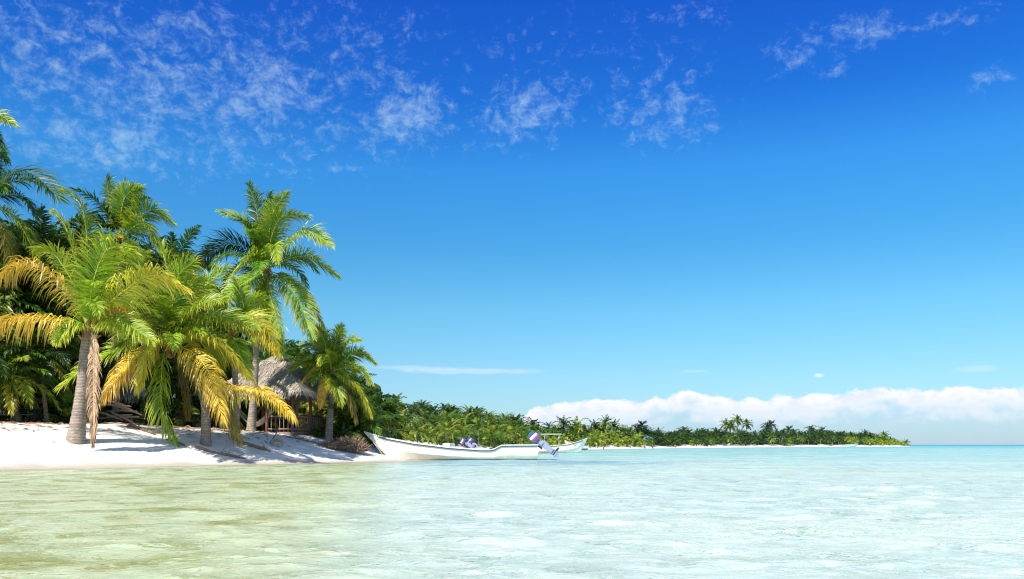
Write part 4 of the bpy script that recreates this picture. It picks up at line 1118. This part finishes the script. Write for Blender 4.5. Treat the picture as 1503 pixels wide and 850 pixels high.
brush(556, 50, .8, .7, .5, 200, 'dark brush pile seen under the overhanging boat bow', 'brush_pile', 9)
def driftwood(px, Y, rz, L_, r, label, seed):
    rs = random.Random(seed); b = on(px, Y); m = MB(); pts = []; n = 7
    for k in range(n):
        x = (k / (n - 1) - .5) * L_; X_ = b.x + math.cos(rz) * x; Y_ = b.y + math.sin(rz) * x
        pts.append((X_ - b.x, Y_ - b.y, gz(X_, Y_) - b.z + r * .5 + rs.uniform(-.02, .05)))
    m.tube(pts, [r * .5] + [r * rs.uniform(.8, 1.1) for _ in range(n - 2)] + [r * .3], 8, (.8, .76, .72))
    for k in range(4):
        q = Vector(pts[rs.randrange(1, n - 1)]); m.tube([q, q + Vector((rs.uniform(-.4, .4), rs.uniform(-.3, .1), rs.uniform(.05, .3)))], [r * .35, r * .12], 5, (.8, .76, .72))
    o = m.build('driftwood_log', M['twig'], None, True); o.location = b
    tag(o, label, 'driftwood', 'driftwood on the sand')
driftwood(207, 36.5, R(-6), 1.3, .07, 'dark curved driftwood branch just left of the frond that hangs to the sand', 1)
driftwood(322, 36.2, R(5), 2.2, .06, 'long thin driftwood stick on the sand right of the bushy palm trunk', 2)
driftwood(262, 36.0, R(-12), 1.2, .05, 'short driftwood stick touching the tip of the hanging frond', 3)
driftwood(455, 43.0, R(3), 2.4, .05, 'long grey driftwood branch lying below the hut railing', 4)
driftwood(372, 38.7, R(-4), 1.6, .07, 'driftwood root at the foot of the tallest palm', 5)
# rope coil with small anchor
b = on(406, 40.0)
rc = empty('rope_coil', b); tag(rc, 'pale rope coil with rusty anchor on the sand before the hut', 'rope')
m = MB(); 
for r_, z_ in ((.30, .06), (.25, .12), (.31, .17), (.22, .2)):
    m.tube([(math.cos(a) * r_, math.sin(a) * r_ * .55 - .05, z_ + .16 * math.sin(a)) for a in [i * 2 * math.pi / 20 for i in range(21)]], .028, 6)
m.build('coil', M['rope'], rc, True)
m = MB(); m.tube([(-.35, .1, .1), (-.1, .25, .55), (0, .3, .85)], .03, 6); m.tube([(-.55, -.05, .25), (-.4, .05, .08), (-.15, .1, .12)], [.015, .035, .015], 6)
m.build('anchor', simple('rusty_iron', (0.25, 0.10, 0.05), 0.8, .3, .4, 12), rc, True)

# ------------------------------------------------------------------ boats
def hull(root, Lb=9.2, beam=1.85, zb=1.5, zs=0.81, zlow=0.56, step_=True, scale=1.0, zk=-0.12):
    """bow at -x, stern at x=0"""
    n = 44
    def sheer(u):     # u 0 stern..1 bow
        pts_u = [0, .19, .205, .25, .27, .32, .5, .7, .86, 1.0] if step_ else [0, .3, .6, .8, 1.0]
        pts_z = [zs, zs - .01, zs - .02, zlow + .02, zlow, zlow, zlow + .12, zlow + .34, zlow + .6, zb] if step_ else [zlow, zlow, zlow + .15, zlow + .4, zb]
        return float(np.interp(u, pts_u, pts_z))
    def halfb(u): return beam / 2 * float(np.interp(u, [0, .25, .5, .7, .85, .95, 1.0], [.86, .97, 1.0, .84, .52, .2, .025]))
    def keelz(u): return float(np.interp(u, [0, .7, .8, .86, .9, 1.0], [zk, zk + .01, zk + .06, zk + .26, zk + .58, zb - .06]))
    secs = []; rows_ = []
    for i in range(n + 1):
        u = i / n; x = -Lb * u
        sz = sheer(u); hb = halfb(u); kz = min(keelz(u), sz - .05)
        cz = kz + (sz - kz) * float(np.interp(u, [0, .5, 1], [.40, .42, .55])); cb = hb * float(np.interp(u, [0, .6, .9, 1], [.93, .9, .72, .8]))
        out_ = [(x, hb, sz), (x, hb * 1.0 - (hb - cb) * .35, sz - (sz - cz) * .45), (x, cb, cz), (x, cb * .985 - .02, cz - .03), (x, cb * .55, kz + (cz - kz) * .28), (x, 0, kz)]
        secs.append(out_)
        rows_.append((u, x, sz, hb, cz, cb, kz))
    m = MB()
    V = []; k = len(secs[0])
    for s_ in secs:
        V += [(x, -y, z) for x, y, z in s_]          # near side
    for s_ in secs:
        V += [(x, y, z) for x, y, z in s_]
    Fc = []
    o2 = (n + 1) * k
    for i in range(n):
        for j in range(k - 1):
            Fc.append((i * k + j, i * k + j + 1, (i + 1) * k + j + 1, (i + 1) * k + j))
            Fc.append((o2 + i * k + j, o2 + (i + 1) * k + j, o2 + (i + 1) * k + j + 1, o2 + i * k + j + 1))
    for j in range(k - 1): Fc.append((j, o2 + j, o2 + j + 1, j + 1))
    m.add(V, Fc, (1, 1, 1))
    h = m.build('hull', M['gelcoat'], root, False)
    for poly in h.data.polygons: poly.use_smooth = True
    es = h.modifiers.new('edges', 'EDGE_SPLIT'); es.split_angle = R(24)
    # inner liner and floor
    m = MB(); V = []
    for (u, x, sz, hb, cz, cb, kz) in rows_:
        tk = min(.07, hb * .4); fl = min(cz + .06, sz - .1); ib = max(.004, (cb - tk) * .88)
        if u > .8: fl = sz - .06; ib = max(.003, (hb - tk) * .8)
        V += [(x, -(hb - tk), sz), (x, -ib, fl), (x, ib, fl), (x, (hb - tk), sz)]
    Fc = [(i * 4 + j, (i + 1) * 4 + j, (i + 1) * 4 + j + 1, i * 4 + j + 1) for i in range(n) for j in range(3)] + [(0, 1, 2, 3)]
    m.add(V, Fc, (1, 1, 1)); m.build('inner_liner', M['aqua'] if step_ else M['gelcoat'], root)
    # gunwale cap (white) and dark rub strip below it
    for name, mat, dz, th, ht, umax in (('gunwale', M['gelcoat'], .012, .1, .05, 1.0), ('rub_rail', M['rail'], -.045, .05, .055, .915)):
        m = MB()
        for sg in (-1, 1):
            V = []; rr = [r for r in rows_ if r[0] <= umax]
            for (u, x, sz, hb, cz, cb, kz) in rr:
                oo = hb + (.025 if name == 'gunwale' else .035); ii = max(.0, oo - th) if name == 'gunwale' else hb - .02
                V += [(x, sg * oo, sz + dz), (x, sg * ii, sz + dz), (x, sg * ii, sz + dz - ht), (x, sg * oo, sz + dz - ht)]
            Fc = [(i * 4 + j, i * 4 + (j + 1) % 4, (i + 1) * 4 + (j + 1) % 4, (i + 1) * 4 + j) for i in range(len(rr) - 1) for j in range(4)]
            Fc += [(0, 3, 2, 1), tuple((len(rr) - 1) * 4 + j for j in range(4))]
            m.add(V, Fc, (1, 1, 1))
        m.box((0.0, 0, rows_[0][2] + dz - ht / 2), (.09 if name == 'gunwale' else .06, rows_[0][3] * 2 + .06, ht))
        m.build(name, mat, root)
    # foredeck
    m = MB(); V = []; rr = [r for r in rows_ if r[0] > .8]
    for (u, x, sz, hb, cz, cb, kz) in rr: V += [(x, -max(.01, hb - .03), sz - .012), (x, 0, sz + .03), (x, max(.01, hb - .03), sz - .012)]
    m.add(V, [(i * 3 + j, i * 3 + j + 1, (i + 1) * 3 + j + 1, (i + 1) * 3 + j) for i in range(len(rr) - 1) for j in range(2)], (1, 1, 1)); m.build('foredeck', M['gelcoat'], root)
    return rows_
def thwart(root, rows_, u, z=None):
    r = min(rows_, key=lambda q: abs(q[0] - u)); MB().box((r[1], 0, (z or r[2] - .16)), (.32, 2 * r[3] - .16, .05), bev=.01).build('seat', M['gelcoat'], root)

def outboard(parent, pos, tilt, scale=1.0, stripes=True):
    """motor built upright, then tilted about the transom clamp; parts live one level below the motor body"""
    T = Matrix.Translation(Vector(pos)) @ Matrix.Rotation(tilt, 4, 'Y') @ Matrix.Scale(scale, 4)
    def place(mbx, name, mat, par, smooth_=False):
        for a in range(len(mbx.v)):
            v = mbx.v[a]; mbx.v[a] = np.array([tuple(T @ Vector(p)) for p in v.tolist()], dtype=np.float32)
        return mbx.build(name, mat, par, smooth_)
    # upright frame: +x aft, z up, clamp at origin
    m = MB(); m.box((.18, 0, .02), (.22, .26, .3), taper=.85, bev=.03); m.box((.2, 0, -.35), (.27, .15, .72), taper=1.2, bev=.03); m.box((.36, 0, -.2), (.09, .1, .3), bev=.02)
    m.box((.22, 0, -.72), (.44, .24, .03), bev=.01)
    m.box((.2, 0, -.86), (.3, .09, .28), bev=.02); m.box((.17, 0, -1.08), (.16, .025, .2), taper=1.6)
    body = place(m, 'outboard_motor', M['motorgrey'], parent)
    m = MB(); m.box((.2, 0, .46), (.62, .42, .58), taper=.78, bev=.07); place(m, 'cowling', M['navy'], body)
    if stripes:
        for nm, mat, z0, hh in (('white_stripe', M['white'], .47, .13), ('red_stripe', M['red'], .38, .08)):
            m = MB()
            for sg in (-1, 1):
                y0 = sg * (.21 - .046 * ((z0 - .17) / .58) + .004); y1 = sg * (.21 - .046 * ((z0 + hh - .17) / .58) + .004)
                x0, x1 = -.02, .44
                vv = [(x0, y0, z0), (x1, y0, z0 - .06), (x1 - .01, y1, z0 - .06 + hh), (x0 + .01, y1, z0 + hh)]
                vi = [(a_, b_ - sg * .006, c_) for a_, b_, c_ in vv]
                m.add(vv + vi, [(0, 1, 2, 3), (7, 6, 5, 4), (0, 4, 5, 1), (1, 5, 6, 2), (2, 6, 7, 3), (3, 7, 4, 0)], (1, 1, 1))
            place(m, nm, mat, body)
    m = MB(); m.tube([(.08, 0, -.88), (.5, 0, -.88), (.56, 0, -.88)], [.06, .055, .03], 10)
    for k in range(3):
        a = k * 2.094; c, s = math.cos(a), math.sin(a)
        m.add([(.44, c * .03, s * .03), (.52, c * .03 - s * .06, s * .03 + c * .06), (.5, c * .19 - s * .05, s * .19 + c * .05), (.43, c * .17 + s * .05, s * .17 - c * .05)], [(0, 1, 2, 3)], (1, 1, 1))
    place(m, 'propeller', M['black'], body, False)
    m = MB(); m.box((-.02, 0, -.05), (.1, .3, .4), bev=.02); m.tube([(.0, 0, .12), (-.45, 0, .2)], [.03, .02], 8); place(m, 'clamp_bracket', M['black'], body)
    return body

BY = 45.0
bx = (789 - CX) / F * BY
b1 = empty('motor_boat', (bx, BY, 0.0), R(-1.5)); tag(b1, 'long white wooden motor boat with a raised blue outboard, beached bow first beside the palms', 'boat')
rw = hull(b1)
for u in (.14, .36, .55, .72): thwart(b1, rw, u)
outboard(b1, (.06, 0, .76), R(-52), 1.02)
MB().tube([(-9.05, 0, 1.47), (-8.9, -.1, 1.2), (-8.2, -.8, .45), (-7.9, -1.6, .25)], .018, 6).build('mooring_rope', M['rope'], b1, True)
m = MB()   # oars and a folded sheet lying across the seats
m.box((-2.9, .15, .56), (.7, .5, .16), bev=.05); m.build('storage_box', M['white'], b1)

# boat with two outboards pulled up behind, stern towards the camera
b3 = empty('motor_boat', ((688 - CX) / F * 55, 55, 0.12), R(-32)); tag(b3, 'white boat mostly hidden behind the beached boat, only its two blue tilted outboards show', 'boat')
rw3 = hull(b3, 6.5, 1.7, 1.1, .62, .55, False)
outboard(b3, (.06, -.35, .62), R(-62), .72); outboard(b3, (.06, .38, .62), R(-48), .72)
MB().box((-1.6, 0, .5), (.6, .6, .55), bev=.05).build('console', M['gelcoat'], b3)

# second visible boat, right of the raised motor
b2 = empty('motor_boat', ((792 - CX) / F * 84, 84, 0.0), R(180 - 8)); tag(b2, 'white boat with an orange mark and a light canopy frame, floating beyond the raised outboard', 'boat')
rw2 = hull(b2, 4.7, 1.6, 1.45, .8, .72, False)
m = MB()
m.box((-1.2, 0, 1.85), (2.0, 1.5, .05), bev=.015); m.build('canopy', M['white'], b2)
for x in (-.5, -1.9):
    for y in (-.65, .65): cyl(MB(), (x * 1.0, y, .6), (x * 1.0 - .1, y, 1.85), .025, 6).build('canopy_pole', M['metal'], b2, True)
m = MB(); m.box((-3.2, -.62, .86), (.75, .02, .09)); m.box((-3.2, .62, .86), (.75, .02, .09))
mk = m.build('orange_mark', simple('orange_paint', (.75, .3, .1), .5), b2)

# small boats far along the shore
def small_boat(px, Y, rz, Lb, label, z=0.0):
    r = empty('small_boat', ((px - CX) / F * Y, Y, z), rz); tag(r, label, 'boat', 'small boats on the far shore')
    hull(r, Lb, 1.9, 1.35, .7, .62, False)
small_boat(1047, 262, R(176), 5.2, 'small white boat lying at the far beach below the open palm clump')
small_boat(1237, 330, R(172), 5.5, 'small white boat near the right end of the far beach')
small_boat(862, 128, R(10), 3.5, 'small white skiff pulled up on the sand right of the second boat', .15)

# parasols / tarps and people on the far shore
def tarp(px, Y, label):
    b = on(px, Y); t = empty('beach_canopy', b); tag(t, label, 'canopy', 'blue canopies on the far shore')
    m = MB(); V = []; 
    for i in range(5):
        for j in range(5):
            x = (i / 4 - .5) * 2.2; y = (j / 4 - .5) * 2.0; V.append((x, y, 2.3 - .45 * (abs(i - 2) / 2) ** 1.6 - .25 * (abs(j - 2) / 2) ** 1.6))
    m.add(V, [(i * 5 + j, (i + 1) * 5 + j, (i + 1) * 5 + j + 1, i * 5 + j + 1) for i in range(4) for j in range(4)], (1, 1, 1))
    o = m.build('canopy_sheet', M['blue'], t); s_ = o.modifiers.new('thickness', 'SOLIDIFY'); s_.thickness = .04
    for x in (-1.0, 1.0):
        for y in (-.9, .9): cyl(MB(), (x, y, -.2), (x, y, 1.7), .05, 6).build('pole', M['wood'], t)
tarp(951, 200, 'blue beach canopy in front of the far trees, nearest one'); tarp(1139, 305, 'tiny blue beach canopy under the dark far trees')

def person_mesh():
    bm = bmesh.new()
    J = dict(pel=(0, 0, .95), wa=(0, 0, 1.1), ch=(0, 0, 1.35), nk=(0, 0, 1.5), hd=(0, -.01, 1.6), top=(0, 0, 1.72),
             ls=(-.19, 0, 1.42), le=(-.27, 0, 1.15), lh=(-.27, -.1, .92), rs=(.19, 0, 1.42), re=(.28, 0, 1.16), rh=(.3, -.08, .93),
             lk=(-.11, -.03, .5), la=(-.12, 0, .08), lt=(-.13, -.15, .03), rk=(.11, .02, .5), ra=(.12, .03, .08), rt=(.13, -.12, .03))
    rad = dict(pel=.13, wa=.11, ch=.13, nk=.05, hd=.095, top=.07, ls=.06, le=.04, lh=.035, rs=.06, re=.04, rh=.035, lk=.065, la=.045, lt=.035, rk=.065, ra=.045, rt=.035)
    E = [('pel', 'wa'), ('wa', 'ch'), ('ch', 'nk'), ('nk', 'hd'), ('hd', 'top'), ('ch', 'ls'), ('ls', 'le'), ('le', 'lh'), ('ch', 'rs'), ('rs', 're'), ('re', 'rh'),
         ('pel', 'lk'), ('lk', 'la'), ('la', 'lt'), ('pel', 'rk'), ('rk', 'ra'), ('ra', 'rt')]
    keys = list(J); vs = {k: bm.verts.new(J[k]) for k in keys}
    for a, b in E: bm.edges.new((vs[a], vs[b]))
    me = bpy.data.meshes.new('person'); bm.to_mesh(me); bm.free()
    o = bpy.data.objects.new('person', me); link(o)
    md = o.modifiers.new('skin', 'SKIN')
    if not me.skin_vertices: 
        bpy.context.view_layer.update()
    sv = me.skin_vertices[0].data
    for i, k in enumerate(keys): sv[i].radius = (rad[k], rad[k] * .85); sv[i].use_root = (k == 'pel')
    ss = o.modifiers.new('sub', 'SUBSURF'); ss.levels = 1; ss.render_levels = 1
    dg = bpy.context.evaluated_depsgraph_get(); me2 = bpy.data.meshes.new_from_object(o.evaluated_get(dg))
    bpy.data.objects.remove(o); me2.materials.clear(); me2.materials.append(M['skin']); me2.shade_smooth()
    return me2
pm = person_mesh()
def person(px, Y, z, rz, suit, label):
    o = bpy.data.objects.new('person', pm); link(o); o.location = ((px - CX) / F * Y, Y, z); o.rotation_euler = (0, 0, rz)
    tag(o, label, 'person', 'people at the far shore')
    MB().ball((0, .015, 1.68), .115, sub=2, scale=(.95, 1, .8)).build('hair', M['hair'], o, True)
    m = MB(); m.tube([(0, 0, .78), (0, 0, .95), (0, 0, 1.08)], [.17, .175, .14], 10, suit, cap=False, flat=.85); m.build('shorts', M['cloth'], o, True)
for a in ((886, 150, -.95, 1.2, (.05, .05, .08), 'person in dark shorts wading by the near end of the far beach'), (903, 176, .25, .3, (.6, .05, .04), 'person in red shorts standing on the far sand under the open palm cluster'),
          (925, 178, -.8, 2.0, (.1, .2, .5), 'person in blue shorts wading between the red shorts and the blue canopy'), (946, 185, -.9, .7, (.05, .05, .05), 'person in dark shorts wading just left of the blue canopy'),
          (958, 188, -.6, 1.6, (.02, .02, .02), 'person in black shorts wading just right of the blue canopy'), (991, 212, -.7, 2.4, (.3, .2, .1), 'person wading alone, right of all the others'),
          (1087, 288, .3, .2, (.6, .05, .04), 'tiny person in red shorts on the far sand right of the small white boat')):
    person(*a)
